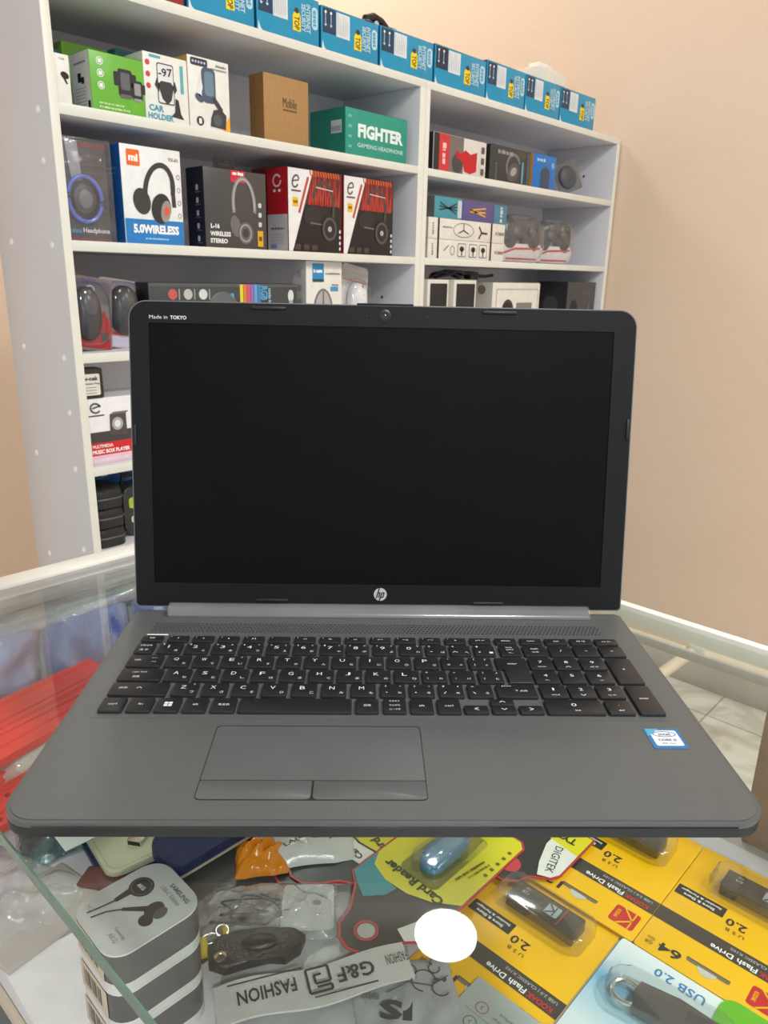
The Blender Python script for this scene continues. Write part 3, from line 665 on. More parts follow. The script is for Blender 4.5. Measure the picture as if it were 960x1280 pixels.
m.poly(F, [(.026, .060), (.033, .066), (.052, .066), (.058, .060), (.052, .038), (.044, .030), (.034, .038)], C8(52, 54, 58), .0009); m.poly(F, [(.020, .058), (.025, .070), (.029, .058), (.028, .048)], C8(52, 54, 58), .0009); m.poly(F, [(.056, .060), (.060, .070), (.064, .056), (.058, .048)], C8(52, 54, 58), .0009)
m.poly(F, [(.050, .012), (.076, .010), (.070, .018), (.066, .040), (.060, .042), (.058, .020)], C8(44, 46, 50), .001)
for k in range(3): m.poly(F, ell(.008, .091-.018*k, .0045, .0045, 14), C8(206, 66, 70), .0006)
m.rect(F, .072, .078, .052, .096, C8(86, 176, 190), .0006); m.rect(F, .012, .034, .100, .104, C8(86, 176, 190), .0006)
m.text(F, 'CAR', .021, .0215, .029, .010, C8(30, 150, 176), .03); m.text(F, 'HOLDER', .029, .0085, .050, .010, C8(30, 150, 176), .03)
put(m, 'holder_box', 'white car holder box with a dash and number on its printed phone', 'box', .464, Z2)
m = MB().box(0, .085, 0, .05, 0, .128, C8(44, 126, 132), .0015); m.rect(FRONT(), .004, .080, .11, .124, C8(36, 106, 112), .0005)
put(m, 'teal_carton', 'teal carton standing behind the white car holder box', 'box', .470, Z2, 1.12)
m, F, Ls = carton(.552, .641, .119, .062, CREAMB, C8(206, 160, 84), C8(214, 176, 110))
m.poly(F, rrect(.036, .012, .003, 4, .024, .110), C8(52, 50, 78), .0006)
for k in range(5): m.poly(F, ell(.011+.0062*k, .110, .0022, .0022, 8), C8(200, 200, 214), .0008)
m.scrib(F, .072, .110, .024, .0034, TXT, 0, .0009); m.scrib(F, .066, .104, .036, .0028, TXT, 0, .0009)
m.poly(F, rrect(.030, .058, .009, 5, .043, .075, ), C8(72, 92, 110), .0006); m.poly(F, rrect(.020, .040, .006, 5, .044, .078), C8(112, 136, 154), .0008); m.poly(F, [(.016, .060), (.026, .092), (.030, .070), (.024, .054)], C8(228, 232, 234), .0009)
m.poly(F, ell(.022, .052, .010, .006, 14, -.5), C8(72, 92, 110), .0009)
m.line(F, [(.052, .056), (.070, .036)], .009, C8(58, 62, 70), .0009); m.poly(F, [(.044, .008), (.078, .006), (.080, .030), (.068, .040), (.052, .036), (.046, .022)], C8(56, 58, 64), .0010); m.poly(F, ell(.060, .020, .010, .010, 14), C8(82, 86, 92), .0012)
m.poly(F, [(.072, .002), (.088, .002), (.088, .030), (.080, .020)], C8(244, 174, 40), .0007)
m.poly(F, ell(.022, .014, .008, .008, 18), C8(50, 52, 56), .0007); m.poly(F, rrect(.006, .009, .001, 2, .022, .014), CREAMB, .0009)
put(m, 'holder_box', 'white tablet holder box with an orange corner on the second shelf', 'box', .5525, Z2)
m = MB().box(0, .10, 0, .06, 0, .135, C8(34, 40, 66), .0015); m.rect(FRONT(), .004, .096, .120, .132, C8(26, 30, 52), .0005)
put(m, 'navy_carton', 'dark navy carton standing behind the tablet holder box', 'box', .560, Z2, 1.12)
KRAFT = mat('kraft_cardboard', srgb(172, 132, 82), .7, var=.06, scale=120)
m, F, Ls = carton(.723, .839, .122, .045, KRAFT, mat('kraft_side', srgb(140, 102, 58), .7, var=.06, scale=120))
m.text(F, 'Mobile', .066, .076, .036, .017, C8(72, 56, 42), .0); m.scrib(F, .066, .063, .036, .0034, C8(100, 78, 56), 0, .0009)
m.line(Ls, [(.006, .10), (.006, .02)], .0010, C8(110, 82, 50)); m.line(Ls, [(.016, .117), (.016, .004)], .0012, C8(112, 84, 50))
put(m, 'brown_carton', 'plain brown cardboard carton with one printed word on the second shelf', 'box', .723, Z2)
TG = C8(34, 150, 130, .4)
m, F, Ls = carton(.945, 1.146, .096, .115, TG, C8(28, 126, 110, .4), C8(40, 150, 132))
m.text(F, 'FIGHTER', .112, .054, .148, .028, C8(232, 244, 240), .05); m.text(F, 'GAMEING HEADPHONE', .112, .025, .150, .009, C8(190, 226, 218), .02)
for k in range(4): m.scrib(F, .014, .080-.02*k, .012, .007, C8(120, 190, 176), 0, .0009)
m.rect(Ls, .070, .104, .046, .072, C8(190, 206, 204), .0006)
for k in range(7): m.rect(Ls, .074+.004*k, .0755+.004*k, .050, .060, C8(70, 80, 80), .0009)
put(m, 'headphone_box', 'teal green gaming headphone box on the second shelf', 'box', .945, Z2)

# --- third row: headphone boxes
g = thing('headphone_blister', 'grey bagged headphones with a blue ring at the left end of the third shelf', 'headphones', (.3005, 1.018, Z3))
m = MB().box(0, .092, .018, .030, 0, .160, C8(62, 60, 66, .4), .003)
F = FRONT(0, .018, 0); m.text(F, 'Wireless', .020, .018, .032, .009, C8(80, 150, 190), .02); m.text(F, 'Headphone', .063, .0175, .048, .010, C8(226, 228, 232), .02)
m.rect(F, .002, .09, .150, .157, C8(120, 40, 48), .0006); m.rect(F, .002, .09, .002, .006, C8(130, 40, 48), .0006)
for k in range(9): m.line(F, [(.006, .145-.012*k), (.086, .148-.012*k)], .0008, C8(96, 92, 96), .0006)
m.build('card', g)
hp_ = MB(); hp_.poly(frame((0, .0175, 0), (1, 0, 0), (0, 0, 1)), [(.018, .158), (.040, .158), (.044, .098), (.026, .094)], C8(150, 150, 160), .0012)
hp_.tube([(.044+.030*math.cos(a*PI/12), .012, .068+.036*math.sin(a*PI/12)) for a in range(24)], .0036, C8(92, 112, 206, .25), 8, True)
hp_.egg((.044, .013, .068), (.020, .004, .025), C8(70, 68, 74)); hp_.egg((.044, .010, .068), (.013, .004, .016), C8(118, 116, 122)); hp_.build('headphones', g)
MB().box(0, .094, .004, .031, .001, .163, clear('film_clear', (.96, .96, .97), 1.5, .06, bump=.8, bscale=45, haze=.05), .003).build('plastic_wrap', g)
m, F, Ls = carton(.408, .527, .1625, .07, C8(238, 240, 240, .4), C8(20, 92, 168, .4), C8(60, 130, 190))
m.rect(F, .001, .118, .001, .042, C8(28, 126, 198, .4), .0005); m.text(F, '5.0WIRELESS', .062, .026, .092, .0155, WHITE, .05); m.scrib(F, .062, .010, .046, .003, C8(180, 214, 236), 0, .0009)
m.poly(F, rrect(.025, .026, .002, 3, .024, .142), C8(240, 104, 30), .0006); m.text(F, 'mi', .024, .142, .018, .012, WHITE, .05, lift=.0009)
m.text(F, 'YX-01', .103, .146, .020, .006, C8(120, 122, 126), .03)
DK = C8(58, 56, 56)
m.band(F, .072, .092, .032, .048, .009, DK, .0007, .0, PI+.35, -.22)
m.poly(F, ell(.036, .072, .017, .022, 22, .2), DK, .0009); m.poly(F, ell(.074, .062, .020, .026, 22, -.2), C8(46, 44, 44), .0010); m.poly(F, ell(.083, .058, .010, .019, 22, -.2), C8(150, 146, 142), .0012); m.poly(F, ell(.0845, .058, .005, .009, 16, -.2), C8(226, 90, 60), .0014)
m.line(F, [(.099, .108), (.101, .066)], .008, DK, .0008)
for k in range(4): m.band(F, .112, .118-.022*k, .0036, .0044, .001, C8(120, 122, 126), .0007)
m.scrib(Ls, .034, .124, .044, .003, C8(120, 170, 214), 0, .0009); m.scrib(Ls, .034, .116, .040, .003, C8(90, 150, 204), 0, .0009)
put(m, 'headphone_box', 'white and blue headphone box with an orange logo square on the third shelf', 'box', .408, Z3)
m, F, Ls = carton(.575, .723, .144, .058, C8(70, 68, 68, .35), C8(22, 26, 44, .35), C8(50, 50, 52))
m.band(F, .092, .082, .030, .052, .008, C8(136, 134, 134), .0007, -.3, PI+.3, .05); m.band(F, .092, .082, .027, .049, .003, C8(176, 174, 174), .0009, -.2, PI+.2, .05)
m.poly(F, ell(.070, .042, .012, .020, 20, .2), C8(110, 108, 108), .0009); m.poly(F, ell(.094, .030, .019, .021, 20, -.1), C8(100, 98, 98), .0010); m.band(F, .094, .030, .015, .017, .003, C8(158, 156, 156), .0012); m.poly(F, ell(.094, .030, .008, .009, 16), C8(60, 58, 58), .0013)
m.rect(F, .062, .096, .122, .1435, C8(206, 44, 56, .35), .0006); m.scrib(F, .079, .138, .026, .006, WHITE, 0, .0009)
m.text(F, 'L-16', .022, .040, .020, .0085, WHITE, .04); m.text(F, 'WIRELESS', .034, .026, .048, .0085, WHITE, .03); m.text(F, 'STEREO', .030, .013, .040, .0085, WHITE, .03)
m.rect(F, .124, .138, .006, .036, C8(228, 168, 30), .0006); m.scrib(F, .131, .022, .008, .010, C8(120, 80, 20), 0, .0009)
for k in range(3): m.poly(F, rrect(.008, .009, .002, 3, .131, .048+.018*k), C8(206, 206, 206), .0007)
for k in range(5): 
    m.poly(Ls, rrect(.008, .010, .002, 3, .036, .016+.023*k), C8(170, 176, 190), .0006); m.line(Ls, [(.028, .008+.023*k), (.046, .008+.023*k)], .0010, C8(120, 126, 140), .0006)
lo = put(m, 'headphone_box', 'black boxed wireless stereo headphones with hanging tab on the third shelf', 'box', .575, Z3)
tb = MB(); F2 = FRONT(.052, .006, .144)
o_ = rrect(.048, .020, (.004, .004, .001, .001), 4, 0, .0095); i_ = rrect(.026, .007, (.003,)*4, 4, 0, .0105)
tb.add([(x, y, .0008) for x, y in o_] + [(x, y, .0008) for x, y in i_] + [(x, y, 0) for x, y in o_] + [(x, y, 0) for x, y in i_],
       [(i, (i+1) % len(o_), len(o_)+(i+1) % len(o_), len(o_)+i) for i in range(len(o_))] + [(2*len(o_)+i, 3*len(o_)+i, 3*len(o_)+(i+1) % len(o_), 2*len(o_)+(i+1) % len(o_)) for i in range(len(o_))], BLACK, F2)
tb.build('hanging_tab', lo)
def red_box(x0, x1, label, sid, rz=0.):
    m, F, Ls = carton(x0, x1, .1655, .068, C8(26, 24, 25, .35), C8(196, 24, 36, .35), C8(150, 36, 40)); w_ = x1-x0
    m.poly(F, [(.001, .001), (.012, .001), (.070, .164), (.001, .164)], C8(234, 234, 234), .0004)
    m.poly(F, [(.064, .146), (.070, .164), (w_-.002, .164), (w_-.002, .100), (.046, .096)], C8(104, 30, 30), .0004)
    for k in range(12):
        x = .060 + k*(w_-.066)/12; hh = .045 + .03*abs(math.sin(k*2.3)); m.poly(F, [(x-.004, .096), (x+.006, .096), (x+.003+.004*math.sin(k*3), .096+hh)], C8(176, 46+8*(k % 3), 44), .0006)
        m.poly(F, [(x+.002, .154), (x+.006, .152), (x+.003, .164), (x-.001, .163)], C8(214, 96, 44), .0007)
    m.line(F, [(.030, .078), (.056, .150)], .006, C8(196, 70, 60), .0007)
    m.band(F, w_*.64, .094, .034, .052, .007, C8(70, 66, 70), .0009, -.5, PI*.9); m.poly(F, ell(w_*.76, .050, .024, .027, 22), C8(34, 32, 34), .0010); m.band(F, w_*.76, .050, .021, .024, .005, C8(84, 82, 86), .0012); m.poly(F, ell(w_*.76, .050, .006, .006, 14), C8(170, 170, 174), .0014)
    m.poly(F, ell(w_*.44, .075, .026, .018, 20, .3), C8(40, 38, 40), .0010); m.line(F, [(w_*.40, .060), (w_*.60, .058)], .003, C8(110, 108, 110), .0012); m.line(F, [(w_*.5, .132), (w_*.82, .128)], .002, C8(230, 200, 190), .0012)
    m.band(F, .021, .139, .010, .014, .004, C8(96, 96, 98), .0008, .6, 2*PI-.2, -.4); m.line(F, [(.012, .139), (.030, .142)], .003, C8(96, 96, 98), .0008); m.rect(F, .009, .035, .119, .1225, C8(120, 70, 72), .0008)
    m.rect(F, .012, .028, .090, .108, C8(236, 190, 30), .0008); m.scrib(F, .020, .099, .011, .006, C8(130, 90, 20), 0, .0009)
    for k in range(4): m.poly(F, ell(w_-.006, .010+.012*k, .0028, .004, 10), C8(220, 220, 220), .0008)
    for k in range(3): m.poly(F, rrect(.016, .011, .002, 3, .026+.024*k, .010), C8(74, 56, 54), .0007)
    if sid:
        m.rect(Ls, .001, .067, .001, .074, C8(206, 204, 206), .0006); m.band(Ls, .034, .140, .014, .013, .004, C8(236, 220, 220), .0007, .5, 2*PI); m.rect(Ls, .022, .030, .118, .123, WHITE, .0007); m.rect(Ls, .038, .046, .118, .123, WHITE, .0007)
        m.scrib(Ls, .034, .046, .044, .005, C8(70, 74, 84), 0, .0009)
        for k in range(4): m.line(Ls, [(.012, .034-.006*k), (.054, .034-.006*k)], .0012, C8(170, 168, 172), .0009)
        m.rect(Ls, .010, .030, .006, .014, C8(120, 150, 200), .0009)
    put(m, 'gaming_headset_box', label, 'box', x0, Z3)
red_box(.780, .935, 'red and white gaming headset box with its red side showing, left of its twin', True)
red_box(.9405, 1.104, 'red and black gaming headset box at the right end, beside its twin', False)
for (x, y, wd, z) in ((.80, 1.115, .10, .172), (1.02, 1.115, .06, .172)):
    m = MB().box(0, wd, 0, .05, 0, z, C8(150, 50, 48), .0015); m.rect(FRONT(), .003, wd-.003, z-.02, z-.002, C8(206, 150, 140), .0005)
    put(m, 'red_carton', 'red carton standing behind the %s gaming headset box' % ('left' if x < .9 else 'right'), 'box', x, Z3, y)

# --- fourth row: mice, keyboard box
BLIS2 = clear('clear_shell', (.97, .97, .98), 1.1, .10)
def mouse_shape(m, F, w_, L, t, col, col2):
    m.egg((0, 0, 0), (w_/2, L/2, t), col, F, 24, 14, .85, 0.); m.egg((0, .14*L, .12*t), (w_*.40, L*.33, t*.98), col2, F, 20, 12, .85, 0.)
    m.tube([(0, L*.16, t*1.0), (0, L*.40, t*.82)], w_*.045, C8(120, 122, 126), 8, M=F)
g = thing('computer_mouse', 'black mouse in a blister on a red card at the left of the fourth shelf', 'computer mouse', (.335, 1.035, Z4), rot=(math.radians(-8), math.radians(9), 0))
m = MB().prism(rrect(.074, .128, .006, 4, 0, .065), 0, .0014, C8(106, 104, 112, .4), FRONT()); F = FRONT(0, -.0015, 0); m.poly(F, [(-.034, .006), (.034, .006), (.034, .050), (.022, .072), (-.034, .040)], C8(206, 34, 44, .4), .0005)
m.poly(F, rrect(.066, .040, .006, 4, 0, .104), C8(90, 88, 96), .0006); m.text(F, 'MC', -.006, .121, .026, .011, C8(96, 70, 130), .04); m.band(F, -.004, .108, .008, .007, .002, C8(190, 180, 200), .0009); m.rect(F, .016, .030, .018, .034, C8(70, 66, 70), .0006); m.build('card', g)
m = MB(); mouse_shape(m, frame((-.012, -.004, .064), (1, 0, .1), (-.1, 0, 1)), .050, .094, .022, C8(58, 58, 62, .3), C8(82, 82, 86, .3)); m.build('mouse_body', g)
m = MB(); m.egg((0, 0, 0), (.035, .056, .030), BLIS2, frame((-.008, -.002, .064), (1, 0, .1), (-.1, 0, 1)), 24, 12, .6, 0.); m.prism(rrect(.076, .130, .006, 4, 0, .065), .0016, .0020, BLIS2, FRONT()); m.build('blister', g)
g = thing('computer_mouse', 'dark mouse in a blister on a pale card beside the red carded mouse', 'computer mouse', (.402, 1.055, Z4), rot=(math.radians(-7), math.radians(7), 0))
m = MB().prism(rrect(.082, .124, .006, 4, 0, .063), 0, .0014, C8(196, 194, 204, .4), FRONT()); F = FRONT(0, -.0015, 0)
m.rect(F, -.038, .038, .100, .106, C8(176, 52, 62), .0006); m.rect(F, -.038, .038, .108, .121, C8(150, 140, 156), .0006); m.poly(F, ell(-.026, .114, .006, .005, 12), C8(110, 70, 90), .0008); m.rect(F, -.038, .038, .004, .022, C8(206, 204, 226), .0006); m.rect(F, -.038, .038, .024, .030, C8(206, 50, 56), .0006); m.poly(F, [(-.036, .030), (-.016, .030), (-.026, .044)], C8(150, 160, 30), .0006); m.build('card', g)
m = MB(); mouse_shape(m, frame((.004, -.004, .070), (1, 0, 0), (0, 0, 1)), .056, .090, .024, C8(52, 52, 56, .35), C8(70, 70, 74, .35)); m.build('mouse_body', g)
m = MB(); m.egg((0, 0, 0), (.036, .054, .030), BLIS2, frame((.002, -.002, .068), (1, 0, 0), (0, 0, 1)), 24, 12, .6, 0.); m.prism(rrect(.084, .126, .006, 4, 0, .063), .0016, .0020, BLIS2, FRONT()); m.build('blister', g)
m, F, Ls = carton(.447, .805, .119, .05, C8(62, 66, 68, .4), C8(22, 24, 28, .4), C8(80, 84, 86))
m.rect(F, .001, .357, .112, .118, C8(84, 90, 92), .0005)
for k, c in enumerate(((200, 90, 90), (190, 190, 190), (210, 214, 214))):
    m.poly(F, ell(.050+.034*k, .098, .010, .010, 14), C8(*c), .0006); m.rect(F, .063+.034*k, .066+.034*k, .088, .108, C8(150, 150, 150), .0006)
for k, c in enumerate(((222, 214, 60), (226, 130, 60), (214, 90, 130), (150, 110, 190), (90, 170, 214), (70, 130, 190))): m.rect(F, .206+.009*k, .214+.009*k, .008, .117, C8(*c), .0006)
m.text(F, 'RGB', .268, .100, .028, .018, C8(80, 170, 220), .04, -PI/2); m.scrib(F, .282, .070, .080, .007, C8(150, 180, 200), -PI/2, .0009)
m.egg((0, 0, 0), (.034, .028, .002), C8(96, 100, 104), FRONT(.165, -.0002, .075)); m.scrib(F, .190, .092, .014, .016, C8(70, 160, 210), 0, .0009)
m.poly(F, ell(.340, .094, .008, .013, 14), C8(214, 220, 224), .0006); m.poly(F, ell(.340, .078, .006, .008, 12), C8(160, 170, 178), .0007)
put(m, 'keyboard_box', 'long dark keyboard box with rainbow stripes half hidden by the laptop lid', 'box', .447, Z4, 1.022)
m, F, Ls = carton(.832, .940, .168, .045, C8(232, 230, 224, .45), C8(214, 214, 210), C8(224, 224, 220))
m.rect(F, .018, .052, .128, .163, C8(36, 140, 196), .0006); m.scrib(F, .035, .147, .028, .007, WHITE, 0, .0009); m.rect(F, .018, .052, .124, .130, C8(40, 70, 80), .0008)
m.scrib(F, .080, .142, .046, .004, TXT, 0, .0009); m.scrib(F, .086, .118, .020, .004, TXT, 0, .0009); m.rect(F, .072, .096, .104, .114, C8(70, 150, 200), .0006)
m.poly(F, ell(.050, .060, .030, .050, 24), C8(120, 118, 120), .0006); m.poly(F, ell(.050, .060, .024, .045, 24), C8(176, 174, 176), .0007); m.line(F, [(.050, .066), (.050, .104)], .003, C8(80, 80, 82), .0009)
for k in range(3): m.poly(Ls, rrect(.014, .014, .002, 2, .022, .14-.03*k), C8(180, 180, 178), .0006)
put(m, 'mouse_box', 'white mouse box with a blue square logo behind the laptop lid', 'box', .832, Z4, 1.022)
g = thing('computer_mouse', 'white mouse in a clear blister leaning right of the white mouse box', 'computer mouse', (1.005, 1.055, Z4), rot=(math.radians(-6), math.radians(10), 0))
m = MB().prism(rrect(.088, .165, .010, 5, 0, .0825), 0, .0014, C8(216, 214, 210, .5), FRONT()); F = FRONT(0, -.0015, 0)
m.rect(F, -.040, .040, .132, .150, C8(190, 188, 188), .0006); m.line(F, [(-.04, .128), (.04, .128)], .002, C8(190, 90, 90), .0007); m.build('card', g)
m = MB(); mouse_shape(m, frame((.004, -.004, .078), (1, 0, 0), (0, 0, 1)), .060, .096, .024, C8(222, 222, 222, .3), C8(236, 236, 236, .3)); m.build('mouse_body', g)
m = MB(); m.egg((0, 0, 0), (.038, .056, .030), BLIS2, frame((.003, -.002, .078), (1, 0, 0), (0, 0, 1)), 24, 12, .6, 0.); m.prism(rrect(.090, .167, .010, 5, 0, .0835), .0016, .0020, BLIS2, FRONT()); m.build('blister', g)

# --- fifth row: speaker box, splitter pack; sixth row: pouches
m, F, Ls = carton(.302, .456, .122, .09, C8(238, 238, 240, .45), C8(205, 36, 46), C8(220, 220, 222))
m.rect(F, .001, .153, .030, .060, C8(66, 62, 64), .0005); m.rect(F, .001, .153, .001, .0165, C8(226, 196, 214), .0005); m.rect(F, .001, .153, .0165, .040, C8(212, 34, 46), .0006)
m.text(F, 'MULTIMEDIA', .028, .0335, .040, .006, WHITE, .02, lift=.001); m.text(F, 'MUSIC BOX PLAYER', .044, .0235, .074, .0075, WHITE, .04, lift=.001); m.scrib(F, .044, .008, .070, .006, C8(236, 216, 228), 0, .0009)
m.band(F, .020, .104, .011, .010, .0035, C8(100, 98, 100), .0007, .5, 2*PI-.3, -.3); m.line(F, [(.014, .104), (.030, .108)], .003, C8(100, 98, 100), .0007); m.rect(F, .006, .036, .089, .0915, C8(90, 70, 74), .0007)
m.poly(F, [(.044, .052), (.078, .050), (.078, .090), (.046, .090)], C8(84, 70, 66), .0008); m.poly(F, [(.046, .090), (.078, .090), (.084, .094), (.054, .094)], C8(120, 108, 104), .0008); m.poly(F, ell(.060, .072, .011, .012, 20), C8(170, 172, 176), .0010); m.poly(F, ell(.060, .072, .006, .007, 16), C8(226, 230, 234), .0012)
m.poly(F, [(.092, .052), (.146, .050), (.146, .100), (.094, .098)], C8(84, 70, 66), .0008)
m.rect(Ls, .002, .088, .080, .120, C8(230, 230, 232), .0006)
put(m, 'speaker_box', 'white and red music box speaker carton on the fifth shelf', 'box', .302, Z5, 1.018)
m = MB().prism(rrect(.040, .054, .004, 4, .020, .027), 0, .022, C8(40, 38, 36, .4), FRONT(0, .022, 0), bev=.001); F = FRONT()
m.poly(F, rrect(.033, .038, .003, 4, .017, .025), C8(226, 222, 214), .0006); m.text(F, 'v-nek', .018, .036, .025, .008, BLACK, .03, lift=.0009); m.text(F, 'Modular Plug', .018, .0265, .028, .004, BLACK, .02, lift=.0009)
for k in range(3): m.line(F, [(.005, .020-.005*k), (.026, .020-.005*k)], .0009, C8(120, 116, 110), .0009)
put(m, 'plug_pack', 'small black plug packet with a white label on top of the speaker carton', 'packet', .3005, Z5+.122, 1.016)
POUCH = mat('black_nylon', srgb(34, 34, 36), .55, bump=.3, bscale=500)
for k in range(3):
    g = thing('zip_pouch', 'black zipped pouch, %s of the stack on the low shelf' % ('lowest', 'middle', 'topmost')[k], 'pouch', (.336, 1.068, Z6+.0385*k), group='stacked black pouches')
    m = MB().prism(rrect(.064, .092, .020, 6), .001, .0375, POUCH, bev=.010, seg=4); m.build('pouch_shell', g)
    MB().tube([(x, y, .019) for x, y in rrect(.0648, .0928, .020, 6)], .0022, C8(74, 74, 76), 6, True).build('zipper', g)
m, F, Ls = carton(.352, .46, .150, .05, C8(34, 112, 190, .4), C8(150, 152, 150), C8(60, 130, 196))
m.rect(F, .024, .036, .110, .146, C8(206, 210, 214), .0006); m.rect(F, .040, .10, .10, .146, C8(40, 90, 160), .0006)
put(m, 'blue_box', 'blue box behind the black pouches on the low shelf', 'box', .354, Z6, 1.135)
g = thing('tool_case', 'black hard case with a yellow green window beside the pouches', 'case', (.420, 1.052, Z6))
MB().prism(rrect(.084, .105, .020, 6, 0, .0525), 0, .040, C8(44, 46, 48, .35), FRONT(0, .04, 0), bev=.006, seg=3).build('case_shell', g)
MB().prism(rrect(.050, .022, .006, 4, -.006, .070), 0, .0015, C8(170, 196, 60, .3), FRONT()).prism(rrect(.048, .014, .005, 4, -.004, .036), 0, .0015, C8(216, 206, 170, .3), FRONT()).build('window', g)
MB().tube([(-.034, .02, .10), (-.030, .02, .122), (.030, .02, .122), (.034, .02, .10)], .004, BLACK, 8).build('handle', g)

# --- right unit, upper row
m, F, Ls = carton(1.244, 1.462, .088, .075, C8(224, 218, 214, .4), C8(34, 30, 32), C8(200, 196, 192)); 
m.rect(F, .001, .030, .001, .087, C8(40, 36, 38), .0005); m.rect(F, .022, .062, .001, .087, C8(206, 50, 58), .0006); m.scrib(F, .042, .042, .050, .014, C8(240, 200, 196), -PI/2, .0009)
m.rect(F, .062, .120, .001, .087, C8(120, 106, 104), .0005); m.poly(F, ell(.096, .026, .022, .024, 18), C8(70, 66, 68), .0008); m.poly(F, [(.088, .056), (.110, .050), (.128, .060), (.150, .052), (.178, .060), (.176, .014), (.150, .006), (.126, .010), (.118, .030), (.092, .040)], C8(196, 20, 34), .0010)
for k in range(3): m.poly(F, rrect(.014, .016, .003, 3, .203, .016+.026*k), C8(90, 86, 86), .0008)
put(m, 'gamepad_box', 'white and red gamepad box at the left of the right unit upper shelf', 'box', 1.244, Z2)
m, F, Ls = carton(1.480, 1.676, .090, .075, C8(58, 58, 58, .35), C8(40, 40, 40), C8(80, 80, 80))
m.scrib(F, .070, .076, .070, .010, C8(160, 160, 160), 0, .0009); m.band(F, .110, .044, .036, .034, .008, C8(120, 120, 118), .0007, -.4, PI, .7); m.poly(F, ell(.110, .030, .030, .022, 20, .5), C8(86, 86, 84), .0009); m.poly(F, ell(.112, .032, .016, .010, 16, .5), C8(160, 160, 156), .0011)
m.rect(F, .152, .160, .006, .060, C8(90, 170, 196), .0007); m.scrib(F, .030, .022, .050, .006, C8(120, 120, 120), -PI/2, .0009) ; m.rect(F, .176, .194, .001, .086, C8(80, 86, 88), .0006)
put(m, 'headset_box', 'dark grey headset box between the red gamepad box and the blue box', 'box', 1.480, Z2)
m, F, Ls = carton(1.690, 1.812, .093, .06, C8(20, 116, 200, .35), C8(226, 160, 60), C8(40, 130, 206))
m.scrib(F, .040, .078, .046, .009, C8(190, 220, 240), 0, .0009); m.poly(F, rrect(.050, .060, (.022, .022, .002, .002), 6, .066, .031), C8(60, 76, 96), .0006); m.band(F, .066, .056, .012, .016, .003, C8(96, 120, 150), .0008, 0, PI); m.poly(F, ell(.104, .068, .008, .009, 14), C8(120, 180, 226), .0007)
m.line(Ls, [(.010, .002), (.010, .090)], .008, C8(90, 170, 90), .0006); m.line(Ls, [(.024, .002), (.024, .090)], .008, C8(214, 90, 70), .0006)
put(m, 'blue_box', 'bright blue box on the upper shelf of the right unit', 'box', 1.690, Z2)
g = thing('tilted_blister', 'clear blister pack leaning at the right end of the upper shelf', 'blister pack', (1.925, 1.06, Z2+.001), rot=(math.radians(-10), math.radians(-20), math.radians(-25)))
MB().prism(rrect(.085, .092, .008, 4, .042, .046), 0, .0014, C8(96, 100, 102, .4), FRONT(0, .004, 0)).build('card', g)
m = MB(); m.prism(rrect(.083, .090, .008, 4, .042, .046), .0016, .014, BLIS2, FRONT(0, .004, 0), bev=.005, seg=3); m.build('blister', g)
MB().egg((.040, -.003, .044), (.030, .008, .034), C8(70, 74, 78)).build('gadget', g)
# --- right unit, middle row
m, F, Ls = carton(1.257, 1.372, .051, .06, C8(70, 150, 166, .45), C8(110, 110, 112)); F = FRONT()
for a in (.35, .12, -.12, -.35, 2.8, 3.05, 3.3): m.line(F, [(.055, .025), (.055+.036*math.cos(a), .025+.036*math.sin(a))], .0035, C8(34, 60, 70), .0006)
m.rect(F, .094, .110, .004, .046, C8(200, 214, 216), .0006)
put(m, 'tripod_box', 'teal box with a tripod picture on top of the white boxes', 'box', 1.257, .412)
m, F, Ls = carton(1.374, 1.512, .051, .06, C8(96, 84, 140, .45))
for (a, b2) in ((.016, .035), (.012, .024), (.018, .014)): m.line(F, [(.030, .012+.9*a), (.100, b2)], .004, C8(230, 176, 50), .0006)
put(m, 'tripod_box', 'purple box with a yellow picture beside the teal tripod box', 'box', 1.374, .412)
m, F, Ls = carton(1.514, 1.575, .049, .06, C8(76, 130, 156, .45)); m.scrib(F, .034, .024, .040, .012, C8(200, 214, 220), -PI/2, .0009)
put(m, 'tripod_box', 'narrow blue grey box right of the purple box', 'box', 1.514, .412)
